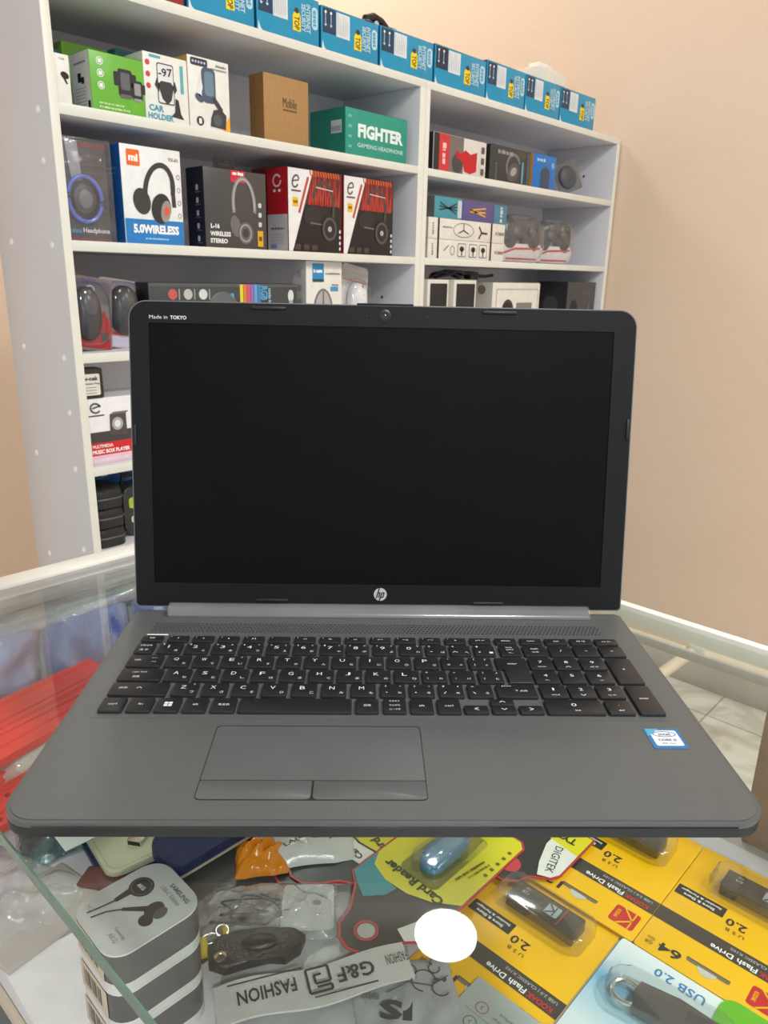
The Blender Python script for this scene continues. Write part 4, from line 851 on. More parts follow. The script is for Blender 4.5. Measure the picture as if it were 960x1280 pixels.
for k, (z, h) in enumerate(((Z3, .0475), (Z3+.048, .0505))):
    m, F, Ls = carton(1.236, 1.570, h, .08, C8(230, 226, 216, .45), C8(206, 202, 192), C8(220, 216, 206))
    for x in (.040, .270): m.line(F, [(x, .0), (x, h)], .007, BLACK, .0007)
    m.scrib(F, .310, h/2, .040, .010, C8(150, 130, 120), 0, .0009); m.scrib(F, .018, h/2, .030, .006, C8(130, 126, 120), PI/2, .0009)
    if k:
        m.band(F, .145, h*.5, .044, h*.36, .0016, C8(90, 88, 84), .0006); 
        for a in (PI/2, PI*1.17, PI*1.83): m.line(F, [(.145, h*.5), (.145+.026*math.cos(a), h*.5+.016*math.sin(a))], .003, C8(60, 60, 60), .0008); m.line(F, [(.225, h*.45), (.225+.026*math.cos(a+.5), h*.45+.018*math.sin(a+.5))], .005, C8(50, 50, 50), .0008)
        m.scrib(F, .076, h*.6, .040, .004, TXT, 0, .0009)
    else:
        for x in (.140, .190, .235):
            m.poly(F, rrect(.036, h*.72, .004, 3, x, h*.5), C8(90, 88, 84), .0006); m.poly(F, rrect(.032, h*.64, .003, 3, x, h*.5), C8(230, 226, 216), .0007); m.poly(F, ell(x, h*.56, .010, .007, 12), C8(50, 50, 50), .0009); m.line(F, [(x, h*.2), (x, h*.55)], .005, C8(50, 50, 50), .0009)
        m.line(F, [(.064, .02), (.084, .034)], .003, C8(120, 116, 112), .0008); m.band(F, .10, .022, .010, .012, .002, C8(120, 116, 112), .0008)
    put(m, 'tripod_carton', 'long white carton with two black bands, %s' % ('lower of the pair' if k == 0 else 'upper of the pair with a framed tripod picture'), 'box', 1.236, z, 1.018, group='banded white cartons')
def gamepad(x, label, rz, sc):
    g = thing('game_controller', label, 'game controller', (x, 1.075, Z3), rz=rz)
    m = MB()
    m.prism(rrect(.165*sc, .050, (.012, .012, .020, .020), 5, 0, .030), -.004, .010, C8(232, 228, 226, .5), FRONT(0, -.006, 0), bev=.004); F = FRONT(0, -.0165, 0)
    m.line(F, [(-.074*sc, .026), (-.03*sc, .040), (.074*sc, .044)], .006, C8(208, 60, 62), .0007); m.line(F, [(-.06*sc, .012), (.06*sc, .012)], .005, C8(208, 60, 62), .0007); m.band(F, .05*sc, .044, .010, .008, .003, C8(90, 88, 90), .0009)
    m.build('card', g)
    b = MB()
    for sx in (-1, 1): b.egg((sx*.046*sc, 0, .080), (.036*sc, .024, .050), C8(52, 52, 54, .3), e=.9); b.egg((sx*.030*sc, -.022, .088), (.014, .009, .014), C8(86, 86, 90, .3)); b.egg((sx*.052*sc, -.020, .104), (.012, .007, .012), C8(30, 30, 32, .3))
    b.egg((0, 0, .098), (.050*sc, .020, .030), C8(66, 66, 68, .3)); b.build('controller_body', g)
    MB().egg((0, -.004, .066), (.092*sc, .036, .072), clear('bag_film', (.95, .95, .95), 2.0, .05, bump=1., bscale=50, haze=.06), nu=24, nv=14, e=.75, flat=0.).build('plastic_wrap', g)
gamepad(1.725, 'black game controller in clear wrap beside the banded white cartons', -.15, 1.12)
gamepad(1.915, 'black game controller in clear wrap, right one of the two', -.35, .85)
# --- right unit, lower row: speakers
for i, (x, wd) in enumerate(((1.242, .088), (1.352, .100))):
    g = thing('desk_speaker', 'white framed speaker with black front, %s of the pair' % ('left' if i == 0 else 'right'), 'speaker', (x, 1.018, Z4))
    MB().box(0, wd, 0, .085, 0, .134, C8(226, 222, 212, .4), .003).build('speaker_cabinet', g)
    MB().box(.010, wd-.010, -.003, 0, .010, .124, C8(32, 32, 34, .6, bump=.4, bscale=900), .002).build('speaker_grille', g)
g = thing('audio_cable', 'black cable coiled on top of the white speakers', 'cable', (1.40, 1.06, Z4+.1345))
pts = [(-.10 + .004*i + .030*math.sin(i*.33), .018*math.sin(i*.6), .005 + .014*abs(math.sin(i*.21))) for i in range(48)]
MB().tube(pts, .0042, BLACK, 8).build('cord', g)
MB().tube([(-.08, .01, .006), (-.05, -.01, .022), (.02, -.012, .020), (.08, .0, .012), (.16, .01, .010), (.20, .012, .014)], .0042, BLACK, 8).box(.06, .10, -.014, .014, .001, .022, BLACK, .005).build('plug', g)
m, F, Ls = carton(1.530, 1.782, .130, .075, C8(228, 224, 214, .4), C8(206, 202, 194), C8(222, 218, 208), bev=.006)
F2 = FRONT(0, -.0002, 0); m.poly(F2, rrect(.222, .108, .006, 4, .128, .058), C8(186, 184, 178), .0003); m.poly(F2, rrect(.214, .100, .005, 4, .128, .058), C8(230, 227, 219), .0006)
m.poly(F2, ell(.078, .050, .030, .032, 24), C8(60, 58, 56), .0009); m.poly(F2, ell(.078, .050, .022, .024, 24), C8(30, 30, 30), .0011); m.rect(F2, .122, .206, .016, .072, C8(130, 126, 120), .0009); m.poly(Ls, ell(.036, .108, .014, .013, 16), C8(120, 118, 112), .0007)
put(m, 'subwoofer', 'large white speaker cabinet under the game controllers', 'speaker', 1.530, Z4)
m, F, Ls = carton(1.944, 2.128, .134, .110, C8(72, 70, 72, .45), C8(44, 42, 44), C8(66, 64, 66))
m.poly(F, ell(.046, .040, .024, .038, 20), C8(26, 26, 28), .0006); m.line(F, [(.146, .0), (.146, .07)], .003, C8(150, 148, 148), .0006); m.poly(Ls, ell(.050, .060, .028, .030, 20), C8(70, 70, 74), .0006); m.scrib(F, .12, .10, .060, .010, C8(100, 98, 100), 0, .0009)
put(m, 'dark_carton', 'dark grey carton at the right end of the lower shelf', 'box', 1.944, Z4)
# ------------------------------------------------------------------ goods under the glass (local x runs along the counter, local y towards its front)
ZS = -.16; Q = PI/2
KY = mat('pack_yellow', srgb(250, 192, 8), .32, var=.03, scale=30); KG = C8(64, 62, 60, .35); KR = C8(206, 40, 48, .35); KW = C8(236, 236, 230, .4)
def kodak(X0, Y0, lift, cap, ud, label):
    g = thing('flash_drive_pack', label, 'flash drive pack', (X0, Y0, ZS+lift), Q, 'yellow flash drive packs')
    m = MB(); m.prism(rrect(.0920, .125, .0022, 3), 0, .0007, KY, bev=.0001); F = TOP(0, 0, .0007)
    m.rect(F, -.0460, .0460, .0175, .0312, KG, .00015)
    m.text(F, 'KODAK', -.0325, .0277, .0180, .0042, KR, .03, lift=.0003); m.text(F, 'Flash Drive', -.0075, .0277, .0300, .0044, WHITE, .02, lift=.0003); m.text(F, 'USB 2.0 | CLASSIC K102', -.0225, .0210, .0380, .0030, C8(210, 210, 206), .0, lift=.0003)
    m.rect(F, .0100, .0445, -.0115, -.0010, C8(40, 38, 36), .00015); m.text(F, 'Store & Share', .0275, -.0038, .0220, .0026, WHITE, .02, lift=.0003); m.text(F, 'Stocker & Partager', .0275, -.0082, .0290, .0026, WHITE, .02, lift=.0003)
    m.text(F, 'U S B', -.0010, .0068, .0125, .0030, INK, .0, lift=.0003); m.text(F, '2.0', .0005, -.0008, .0135, .0072, INK, .02, lift=.0003)
    m.text(F, cap, .0250, .0525, .0075*len(cap), .0082, INK, .02, lift=.0003); m.text(F, 'GB', .0385, .0545, .0050, .0030, INK, 0, lift=.0003); m.text(F, 'Go', .0385, .0505, .0050, .0030, INK, 0, lift=.0003)
    m.poly(F, rrect(.0280, .0034, .0016, 4, .001, .0490), C8(120, 112, 92), .00015); m.poly(F, ell(.001, .0500, .0062, .0052, 16, 0, 0, PI), C8(206, 204, 196), .0002); m.line(F, [(-.013, .0476), (.015, .0476)], .0007, C8(90, 84, 70), .0003)
    m.poly(F, rrect(.0180, .0165, .0020, 4, -.0330, .0470), KR, .00015)
    m.line(F, [(-.0300, .0552), (-.0385, .0470), (-.0300, .0388)], .0013, KY, .0003); m.line(F, [(-.0385, .0552), (-.0385, .0388)], .0010, KY, .0003); m.text(F, 'KODAK', -.0275, .0470, .0088, .0028, KY, .03, Q, .0003)
    m.build('card', g)
    d = MB(); d.box(ud-.0265, ud+.0265, -.0400, -.0215, .0012, .0110, C8(66, 62, 58, .3), .0010, 2); Fd = TOP(0, 0, .0110)
    d.poly(Fd, rrect(.0100, .0100, .001, 3, ud-.006, -.0305), C8(170, 190, 196, .35), .0002); d.line(Fd, [(ud-.002, -.026), (ud-.007, -.0305), (ud-.002, -.035)], .0012, C8(66, 62, 58, .3), .0004); d.line(Fd, [(ud-.0075, -.0258), (ud-.0075, -.0352)], .0009, C8(66, 62, 58, .3), .0004)
    d.line(Fd, [(ud-.0135, -.0215), (ud-.0135, -.0400)], .0008, C8(190, 60, 56), .0003); d.text(Fd, cap, ud+.0165, -.0315, .0050, .0030, C8(200, 200, 196), .0, lift=.0003); d.text(Fd, 'GB', ud+.0165, -.0355, .0036, .0020, C8(200, 200, 196), .0, lift=.0003)
    d.line(frame((ud-.0135, -.0401, .006), (1, 0, 0), (0, 0, 1)), [(0, -.0045), (0, .0045)], .0008, C8(190, 60, 56), .0002)
    d.build('flash_drive', g)
    b = MB(); b.prism(rrect(.0680, .0285, .005, 5, ud, -.0307), .0009, .0128, BLIS, bev=.0026, seg=3); b.build('blister', g)
    return g
kodak(.160, -.0970, .0030, '128', .001, 'yellow flash drive pack half covered by the laptop front corner')
kodak(.160, -.1895, .0030, '64', -.006, 'yellow 64 gigabyte flash drive pack at the right edge of the glass shelf')
kodak(.045, -.0885, .0004, '128', .000, 'yellow flash drive pack in front of the yellow green card reader pack')
# blue and white pack with a small drive on a ring
def blue_pack_mat():
    m, nt, b = _nt('blue_wave_print'); tc = nt.nodes.new('ShaderNodeTexCoord'); sep = nt.nodes.new('ShaderNodeSeparateXYZ'); nt.links.new(tc.outputs['Object'], sep.inputs[0])
    n = nt.nodes.new('ShaderNodeTexNoise'); n.inputs['Scale'].default_value = 14; nt.links.new(tc.outputs['Object'], n.inputs['Vector'])
    a = nt.nodes.new('ShaderNodeMath'); a.operation = 'MULTIPLY_ADD'; nt.links.new(n.outputs['Fac'], a.inputs[0]); a.inputs[1].default_value = .03; nt.links.new(sep.outputs['Y'], a.inputs[2])
    r = nt.nodes.new('ShaderNodeMapRange'); r.inputs[1].default_value = -.045; r.inputs[2].default_value = .075; nt.links.new(a.outputs[0], r.inputs[0])
    cr = nt.nodes.new('ShaderNodeValToRGB'); e = cr.color_ramp.elements; e[0].position = 0; e[0].color = (*srgb(240, 246, 248), 1); e[1].position = 1; e[1].color = (*srgb(226, 238, 244), 1)
    for p, c in ((.22, (206, 228, 240)), (.34, (120, 186, 224)), (.44, (170, 212, 232)), (.60, (226, 238, 244))): k = e.new(p); k.color = (*srgb(*c), 1)
    nt.links.new(r.outputs[0], cr.inputs[0]); nt.links.new(cr.outputs[0], b.inputs['Base Color']); b.inputs['Roughness'].default_value = .3
    return m
g = thing('drive_pack', 'white and light blue pack with a dark drive on a key ring', 'flash drive pack', (.0375, -.186, ZS+.0034), Q)
m = MB(); m.prism(rrect(.098, .1175, .002, 3), 0, .0007, blue_pack_mat()); F = TOP(0, 0, .0007)
m.text(F, 'USB 2.0', .006, -.0490, .032, .0066, C8(44, 128, 190), .01, lift=.0003)
for k in range(30): m.line(F, [(-.046+.0031*k, -.026+.010*math.sin(k*.13+.6)), (-.045+.0031*k, -.040+.008*math.sin(k*.11+.4))], .0006, C8(206, 232, 244), .0002)
m.build('card', g)
d = MB(); Fd = TOP(.004, -.0225, .0010, math.radians(8)); DG = C8(70, 70, 74, .35)
d.prism([(.018, -.010), (.020, .0), (.017, .011), (-.006, .012), (-.010, .009), (-.030, .009), (-.033, .006), (-.033, -.006), (-.030, -.009), (-.010, -.009), (-.006, -.012)][::1], 0, .007, DG, Fd, bev=.0015)
d.box(-.030, -.012, -.006, .006, .0071, .0076, C8(52, 52, 56, .35), .0003, M=Fd); d.build('flash_drive', g)
MB().tube([Fd @ Vector((.0235+.0085*math.cos(a*PI/12), .001+.0085*math.sin(a*PI/12), .004)) for a in range(24)], .0016, C8(206, 208, 208, .2, metal=.7), 8, True).build('key_ring', g)
MB().prism(rrect(.076, .030, .010, 6, -.002, 0), 0, .0100, BLIS, Fd, bev=.003, seg=3).build('blister', g)
m = MB(); m.prism(rrect(.098, .100, (.002, .009, .002, .009), 6), 0, .0007, C8(104, 190, 40, .35)); m.prism(rrect(.006, .012, .002, 3, .032, -.030), .0007, .0009, WHITE)
m.poly(TOP(0, 0, .0007), [(.030, -.034), (.038, -.030), (.038, -.026), (.030, -.022)], WHITE, .0003)
tag(m.build('green_pack', loc=(.050, -.2525, ZS+.0046), rz=Q), 'bright green card pack at the lower right corner under the glass', 'card pack')
# grey cable card
m = MB(); GC = C8(176, 184, 184, .3); m.prism(rrect(.100, .105, .002, 3), 0, .0008, GC); F = TOP(0, 0, .0008); gi = C8(110, 116, 118)
for k in range(3):
    m.band(F, .0355, -.036+.0125*k, .0042, .0042, .0006, C8(170, 100, 120) if k == 0 else gi, .0002); m.line(F, [(.0350, -.0375+.0125*k), (.0362, -.0360+.0125*k), (.0350, -.0345+.0125*k)], .0005, gi, .0003); m.line(F, [(.024, -.0300+.0125*k), (.044, -.0300+.0125*k)], .0003, gi, .0002)
m.text(F, 'Type-C Interface', .012, -.0400, .026, .0030, gi, .0, -Q*0, .0003); m.text(F, 'Support Quick Charge', .012, -.0350, .030, .0026, gi, 0, 0, .0003)
tag(m.build('cable_card', loc=(-.0475, -.134, ZS+.0018), rz=Q), 'silver grey card printed with round icons at the bottom centre under the glass', 'card pack')

# card reader packs
CYE = mat('pack_lime', srgb(228, 220, 30), .3, var=.04, scale=40); CRED = C8(196, 52, 62, .35); CBK = C8(44, 44, 46, .3); CTE = C8(52, 150, 162, .3)
OUT = [(.038, -.074), (.038, .034), (.027, .042), (.014, .060), (.010, .074), (.002, .082), (-.009, .0845), (-.020, .080), (-.027, .069), (-.032, .056), (-.041, .047), (-.0425, .040), (-.0425, -.074), (-.037, -.080), (.032, -.080)]
def shrink(pts, d):
    out = []; n = len(pts)
    for i in range(n):
        a, p, b = Vector(pts[i-1]), Vector(pts[i]), Vector(pts[(i+1) % n]); e1 = (p-a).normalized(); e2 = (b-p).normalized()
        nrm = (Vector((-e1.y, e1.x)) + Vector((-e2.y, e2.x))).normalized(); out.append(tuple(p + nrm*d))
    return out
def reader_pack(X0, Y0, lift, rz, label, reader, teal):
    g = thing('card_reader_pack', label, 'card reader pack', (X0, Y0, ZS+lift), Q+rz, 'card reader packs')
    m = MB(); m.prism(OUT, 0, .0008, CRED); F = TOP(0, 0, .0008); m.poly(F, shrink(OUT, .0016), CBK, .0001)
    ye = [(.0365, -.0725), (.0365, .006), (.030, .018), (.014, .0235), (-.006, .0225), (-.024, .016), (-.041, .004), (-.041, -.073), (-.036, -.0785), (.031, -.0785)]
    m.poly(F, ye, CYE, .0002)
    if teal: m.poly(F, [(.0365, .006), (.0365, .033), (.026, .040), (.014, .046), (.004, .034), (.002, .024), (.014, .0235), (.030, .018)], CTE, .00025); m.poly(F, [(-.041, .020), (-.030, .030), (-.022, .050), (-.032, .054), (-.040, .046)], KW, .00025)
    else: m.poly(F, [(.0365, .010), (.0365, .033), (-.010, .040), (-.040, .030), (-.041, .006), (-.024, .018), (-.006, .0245), (.014, .0255), (.030, .020)], KW, .00025); m.text(F, 'Card Reader', .000, .0320, .042, .0052, INK, .02, .05, .0005)
    m.text(F, 'Card Reader', -.0020, .0110, .0560, .0078, C8(60, 70, 30), .04, -.04, .0005)
    for k in range(5): m.poly(F, rrect(.003, .003, .0004, 2, -.0365, -.062+.0078*k), C8(110, 106, 30), .0004)
    for k in range(4): m.line(F, [(.034, -.070+.012*k), (.022, -.066+.010*k), (.016, -.060+.006*k)], .0004, C8(180, 172, 20), .0004)
    m.scrib(F, -.026, -.026, .030, .0022, C8(90, 90, 24), Q*.9); m.scrib(F, -.031, -.030, .022, .0018, C8(90, 90, 24), Q*.9); m.scrib(F, .030, -.050, .022, .0020, C8(150, 140, 30), -Q*.9)
    if teal: m.band(F, -.0080, .0655, .0085, .0085, .0018, CRED, .0004); m.poly(F, ell(-.0080, .0655, .0062, .0062, 18), C8(186, 188, 186), .0003)
    m.build('card', g)
    if reader:
        Fr = TOP(-.0020, -.0260, .0010)
        r = MB(); r.prism(rrect(.0190, .0480, .0092, 8), 0, .0075, C8(70, 140, 190, .12, coat=.5), Fr, bev=.003, seg=3); r.prism(rrect(.0130, .0400, .0062, 8), .0075, .0082, C8(120, 180, 214, .1, coat=.6), Fr, bev=.0004); r.build('card_reader', g)
        b = MB(); b.prism(rrect(.0270, .0580, .007, 6), 0, .0105, BLIS, Fr, bev=.003, seg=3); b.prism(rrect(.036, .068, .006, 6), 0, .0006, BLIS, Fr); b.build('blister', g)
    return g
reader_pack(.0480, .0680, .0036, math.radians(-4), 'black and lime card reader pack with red rim beside the orange packet', False, False)
reader_pack(.0570, .0520, .0050, math.radians(-14), 'card reader pack with white label lying between its two lime neighbours', False, False)
reader_pack(.0415, -.0035, .0070, 0, 'lime card reader pack with a shiny blue reader in front of the laptop', True, True)
def digi(X0, Y0, lift, rz, label):
    g = thing('adapter_pack', label, 'adapter pack', (X0, Y0, ZS+lift), Q+rz, 'adapter packs')
    P = [(.035, -.040), (.036, .020), (.028, .030), (.018, .034), (.014, .040), (.004, .046), (-.008, .0455), (-.016, .038), (-.020, .028), (-.032, .020), (-.036, .012), (-.036, -.040)]
    m = MB(); m.prism(P, 0, .0008, CRED); F = TOP(0, 0, .0008); m.poly(F, shrink(P, .0014), CBK, .0001)
    m.poly(F, [(-.0346, -.038), (-.0346, .012), (-.031, .019), (-.022, .023), (-.016, .010), (-.010, -.010), (-.010, -.038)], KW, .0002); m.text(F, 'DIGITEK', -.0235, .0010, .030, .0062, INK, .0, Q*1.16, .0004)
    m.poly(F, [(-.0346, -.0385), (.0336, -.0385), (.0336, -.026), (.010, -.020), (-.0346, -.014)], CYE, .00025); m.text(F, 'TYPE-C', -.012, -.0260, .030, .0075, INK, .03, 0, .0005)
    m.poly(F, [(.0336, -.024), (.0336, .006), (.014, .004), (.004, -.010), (.012, -.019)], CTE, .00022)
    m.poly(F, ell(-.002, .028, .0080, .0080, 20), C8(206, 66, 74), .0003); m.build('card', g)
    return g
digi(.148, -.0100, .0052, math.radians(10), 'adapter pack with red rim under the laptop edge, behind the one with the red dot')
digi(.1240, -.0440, .0062, 0, 'black adapter pack with a red dot and a white lettered stripe beside the laptop edge')

# stacked white and grey earphone boxes
def ear_pic(m, F):
    k = C8(62, 62, 64, .4); k2 = C8(98, 98, 100, .4)
    m.poly(F, ell(-.0115, .0085, .0078, .0072, 22), k, .0002); m.band(F, -.0115, .0085, .0068, .0062, .0009, k2, .0004); m.text(F, 'AKG', -.0112, .0082, .0062, .0026, WHITE, .02, .1, .0006)
    m.poly(F, [(-.0155, .0035), (-.0105, .0020), (-.0110, -.0075), (-.0140, -.0075)], k, .0003); m.line(F, [(-.0125, -.007), (-.0135, -.015), (-.0150, -.0230)], .0011, k, .0002)
    m.poly(F, ell(.0090, .0055, .0052, .0062, 20, .3), k, .0002); m.poly(F, ell(.0135, .0068, .0034, .0046, 16, .3), k2, .0003); m.poly(F, ell(.0125, -.0018, .0044, .0040, 18), k, .0003)
    m.poly(F, [(.0060, .0065), (.0070, .0015), (-.0030, -.0085), (-.0048, -.0070)], k, .0003); m.line(F, [(-.0038, -.0076), (-.0085, -.0150), (-.0105, -.0230)], .0011, k, .0002)
for k in range(3):
    nm = ('at the bottom of the stack', 'in the middle of the stack', 'topmost, with a picture on its lid')[k]
    g = thing('earphone_box', 'rounded white and grey earphone box, ' + nm, 'earphone box', (-.1535, .0460, ZS+.027*k), math.radians(-2), 'stacked earphone boxes')
    GB = C8(84, 83, 84, .22)
    m = MB(); pl = rrect(.0575, .0515, .0125, 6); m.prism(pl, .0066, .0258, GB); m.build('sleeve', g)
    m = MB(); m.prism(pl, .0001, .0066, C8(206, 206, 204, .4), bev=.0006); m.build('tray', g)
    m = MB(); m.prism(pl, .0257, .0268, C8(214, 216, 216, .35), bev=.0005); F = frame((0, 0, .0268), (0, -1, 0), (1, 0, 0))
    m.text(F, 'SAMSUNG', .0085, .0220, .0190, .0030, C8(120, 122, 124), .03, lift=.0004); m.text(F, 'USB-C Edition', .0060, .0172, .0190, .0026, C8(110, 112, 114), .0, lift=.0004)
    ear_pic(m, F); m.text(F, 'Tuned by', .0110, -.0165, .0110, .0022, C8(100, 102, 104), 0, lift=.0004); m.text(F, 'AKG', .0110, -.0205, .0080, .0030, C8(180, 182, 182), .02, lift=.0004); m.text(F, 'M7', -.0170, -.0205, .006, .003, C8(180, 182, 182), .0, lift=.0004)
    m.build('lid', g)
    m = MB(); F = frame((-.0289, 0, .0), (0, -1, 0), (0, 0, 1)); m.box(-.0292, -.02885, -.0155, .0165, .0064, .0252, C8(200, 186, 166, .5), .0001)
    for j in range(9): m.rect(frame((-.0293, 0, 0), (0, -1, 0), (0, 0, 1)), -.012+.0024*j, -.0112+.0024*j+.0006*(j % 3), .011, .0225, C8(90, 84, 80), .0001)
    lb = m.build('barcode_label', g); lb['label'] = 'beige barcode label on the box side'

# wallet, plug, navy case, packets towards the far left
LEA = mat('cream_leather', srgb(206, 206, 178), .5, bump=.5, bscale=900); NAVYL = mat('navy_leather', srgb(30, 42, 84), .35, bump=.6, bscale=700)
g = thing('card_wallet', 'cream stitched leather card wallet under the glass with a metal plug on it', 'wallet', (-.070, .190, ZS+.001), math.radians(-8))
MB().prism(rrect(.092, .088, .010, 6), .0045, .0095, LEA, bev=.0012).build('front_panel', g)
MB().prism(rrect(.096, .092, .010, 6, -.001, -.001), 0, .0045, NAVYL, bev=.001).build('back_panel', g)
m = MB(); pts = rrect(.086, .082, .008, 6)
per = [Vector(p) for p in pts]; n_ = len(per)
for i in range(n_):
    a, b_ = per[i], per[(i+1) % n_]; L = (b_-a).length; kk = max(1, int(L/.0034))
    for j in range(kk):
        p0 = a.lerp(b_, (j+.15)/kk); p1 = a.lerp(b_, (j+.75)/kk); m.line(TOP(0, 0, .0095), [tuple(p0), tuple(p1)], .0006, C8(160, 150, 110), .0002)
m.build('stitching', g)
g = thing('usb_plug', 'bare metal plug on a green circuit board lying on the cream wallet', 'plug', (-.086, .1720, ZS+.0106), math.radians(-58))
m = MB(); m.box(-.006, .006, -.009, .009, 0, .0046, mat('bright_steel', srgb(206, 204, 190), .25, metal=.9), .0005); F = frame((0, -.0091, .0023), (1, 0, 0), (0, 0, 1)); m.rect(F, -.005, .005, -.0016, .0016, BLACK, .0002)
for sx in (-.0028, .0028): m.rect(TOP(0, 0, .0046), sx-.001, sx+.001, -.003, -.0005, BLACK, .0002)
m.build('metal_shell', g); MB().box(-.0055, .0055, .009, .030, .0004, .0022, C8(40, 140, 90), .0003).build('circuit_board', g)
g = thing('pen_case', 'navy leather case with a white stripe beside the cream wallet', 'case', (-.0440, .1350, ZS+.0108), math.radians(-1))
MB().prism(rrect(.094, .044, (.003, .016, .010, .003), 6), 0, .010, NAVYL, bev=.0022, seg=3).build('case_body', g)
MB().prism(rrect(.050, .0075, .001, 3, -.004, .0170), .0101, .0108, C8(220, 224, 224, .3)).build('white_stripe', g)
MB().prism(rrect(.093, .0012, .0004, 2, .002, -.0224), .0000, .0016, C8(190, 186, 170, .5)).build('seam', g)
FOIL = mat('teal_foil', srgb(44, 88, 92), .22, bump=.9, bscale=60, metal=.3)
g = thing('foil_packet', 'crinkled dark teal packet at the left under the laptop corner', 'packet', (-.115, .242, ZS+.001), math.radians(-12))
MB().pillow(.070, .080, .016, FOIL, seed=4).build('foil_body', g)
MB().pillow(.074, .085, .019, clear('packet_film', (.95, .97, .97), 2.0, .05, bump=1., bscale=60, haze=.05), seed=4, z0=-.0006).build('plastic_wrap', g)
m = MB(); m.add([(-.020, -.022, .0), (.012, -.024, .001), (.030, -.006, .003), (.024, .030, .004), (-.020, .034, .002), (-.020, -.022, .0006), (.012, -.024, .0016), (.030, -.006, .0036), (.024, .030, .0046), (-.020, .034, .0026)], [(4, 3, 2, 1, 0), (5, 6, 7, 8, 9), (0, 1, 6, 5), (1, 2, 7, 6), (2, 3, 8, 7), (3, 4, 9, 8), (4, 0, 5, 9)], C8(220, 230, 230, .5))
tag(m.build('paper_tag', loc=(-.1160, .2080, ZS+.0205), rz=math.radians(-2)), 'white folded paper on the teal packet under the laptop corner', 'paper')
m = MB(); m.prism(rrect(.020, .030, .002, 3), 0, .006, C8(112, 68, 66, .4), bev=.001)
tag(m.build('brown_packet', loc=(-.1240, .1600, ZS+.0001), rz=.6), 'small reddish brown packet behind the stacked earphone boxes', 'packet')
DSH = mat('dark_sleeve', srgb(84, 80, 80), .3, bump=.6, bscale=40)
m = MB(); m.pillow(.165, .135, .0035, DSH, seed=9, crease=.8)
tag(m.build('dark_sleeve', loc=(-.045, .110, ZS-.0002), rz=math.radians(-6)), 'dark grey plastic sleeve lying flat under the navy case', 'plastic sleeve')
# orange and white packet
g = thing('reader_packet', 'crinkled orange and white card reader packet right of the navy case', 'packet', (.004, .0860, ZS+.0060), math.radians(-36))
WF = mat('white_foil', srgb(214, 214, 208), .25, bump=.8, bscale=50); OF = mat('orange_foil', srgb(232, 140, 28), .22, bump=.9, bscale=60)
MB().pillow(.080, .058, .012, WF, seed=7).build('packet_front', g)
m = MB(); m.pillow(.040, .036, .0125, OF, Matrix.Translation((-.032, -.016, 0)), seed=12, crease=.4); m.pillow(.016, .05, .012, OF, Matrix.Translation((.030, .012, .001)), seed=13); m.build('orange_panel', g)
m = MB(); F = TOP(0, -.004, .0135); m.poly(F, rrect(.040, .020, .002, 3, .002, .010), C8(226, 230, 228), .0); m.text(F, 'CARD READER', .002, .0045, .034, .0040, C8(90, 96, 100), .0, lift=.0003)
m.band(F, .010, -.006, .0075, .0060, .0014, INK, .0004); m.text(F, '2.0', .021, -.012, .006, .004, INK, .02, .4, .0004); m.text(F, 'LA(G', -.007, -.012, .018, .0055, INK, .02, .5, .0004)
m.build('printed_label', g)

# clear bag with a thin black cable, strap with a snap, elastic band, floral bag
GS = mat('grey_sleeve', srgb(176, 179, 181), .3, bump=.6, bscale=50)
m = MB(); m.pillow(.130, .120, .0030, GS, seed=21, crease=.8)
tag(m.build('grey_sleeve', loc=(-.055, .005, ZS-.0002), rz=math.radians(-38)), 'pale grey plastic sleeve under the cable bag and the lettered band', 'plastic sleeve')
g = thing('cable_bag', 'clear bag holding a thin black coiled cable', 'bag', (-.0555, .0480, ZS+.0042), math.radians(-43.5))
c_ = MB(); ptl = []
for i in range(90):
    a = i/89*4.2*PI; q = i/89
    ptl.append((-.018 + .020*math.cos(a)*(1-.35*q) + .006*math.sin(2.3*a), .0105*math.sin(a)*(1-.3*q) + .003*math.cos(1.7*a) - .001, .0035 + .0026*abs(math.sin(a*.7))))
c_.tube(ptl, .00075, BLACK, 6); c_.tube([(-.042, -.010, .003), (-.03, -.012, .004), (-.004, -.014, .004), (.006, -.006, .004), (.004, .006, .004), (-.010, .012, .005)], .0009, BLACK, 6); c_.egg((-.016, -.010, .004), (.012, .004, .003), C8(52, 52, 54), nu=12, nv=8)
c_.build('cable', g)
MB().pillow(.092, .048, .010, clear('zip_bag_film', (.96, .97, .97), 2.0, .07, bump=1., bscale=70, haze=.14, hazecol=(.9, .91, .92)), seed=5, crease=.5).build('clear_film', g)
m = MB(); m.prism(rrect(.036, .040, .004, 4, .024, .001), .0028, .0032, C8(206, 208, 208, .4)); m.poly(TOP(0, 0, .0032), ell(.030, .004, .0030, .0024, 16), C8(120, 122, 124), .0002); m.build('header_strip', g)
BL = mat('black_leather', srgb(34, 35, 39), .35, bump=.4, bscale=300)
g = thing('leather_strap', 'black leather strap with a metal snap button in front of the cable bag', 'strap', (-.0860, .0300, ZS+.0040), math.radians(-38))
m = MB(); m.prism([(.030, -.004), (.034, .006), (.028, .012), (.022, .014), (.010, .012), (-.006, .016), (-.022, .013), (-.030, .004), (-.028, -.008), (-.018, -.013), (-.004, -.010), (.010, -.008), (.020, -.010)], 0, .007, BL, bev=.0022, seg=3); m.build('strap_leather', g)
MB().lathe([(.0042, .0068), (.0040, .0080), (.0024, .0090), (.0006, .0092)], mat('snap_brass', srgb(196, 184, 160), .2, metal=.9), 20, Matrix.Translation((-.021, -.005, 0))).build('snap_button', g)
m = MB(); m.egg((.004, .003, .0075), (.012, .006, .0026), BL, nu=16, nv=8); m.build('strap_fold', g)
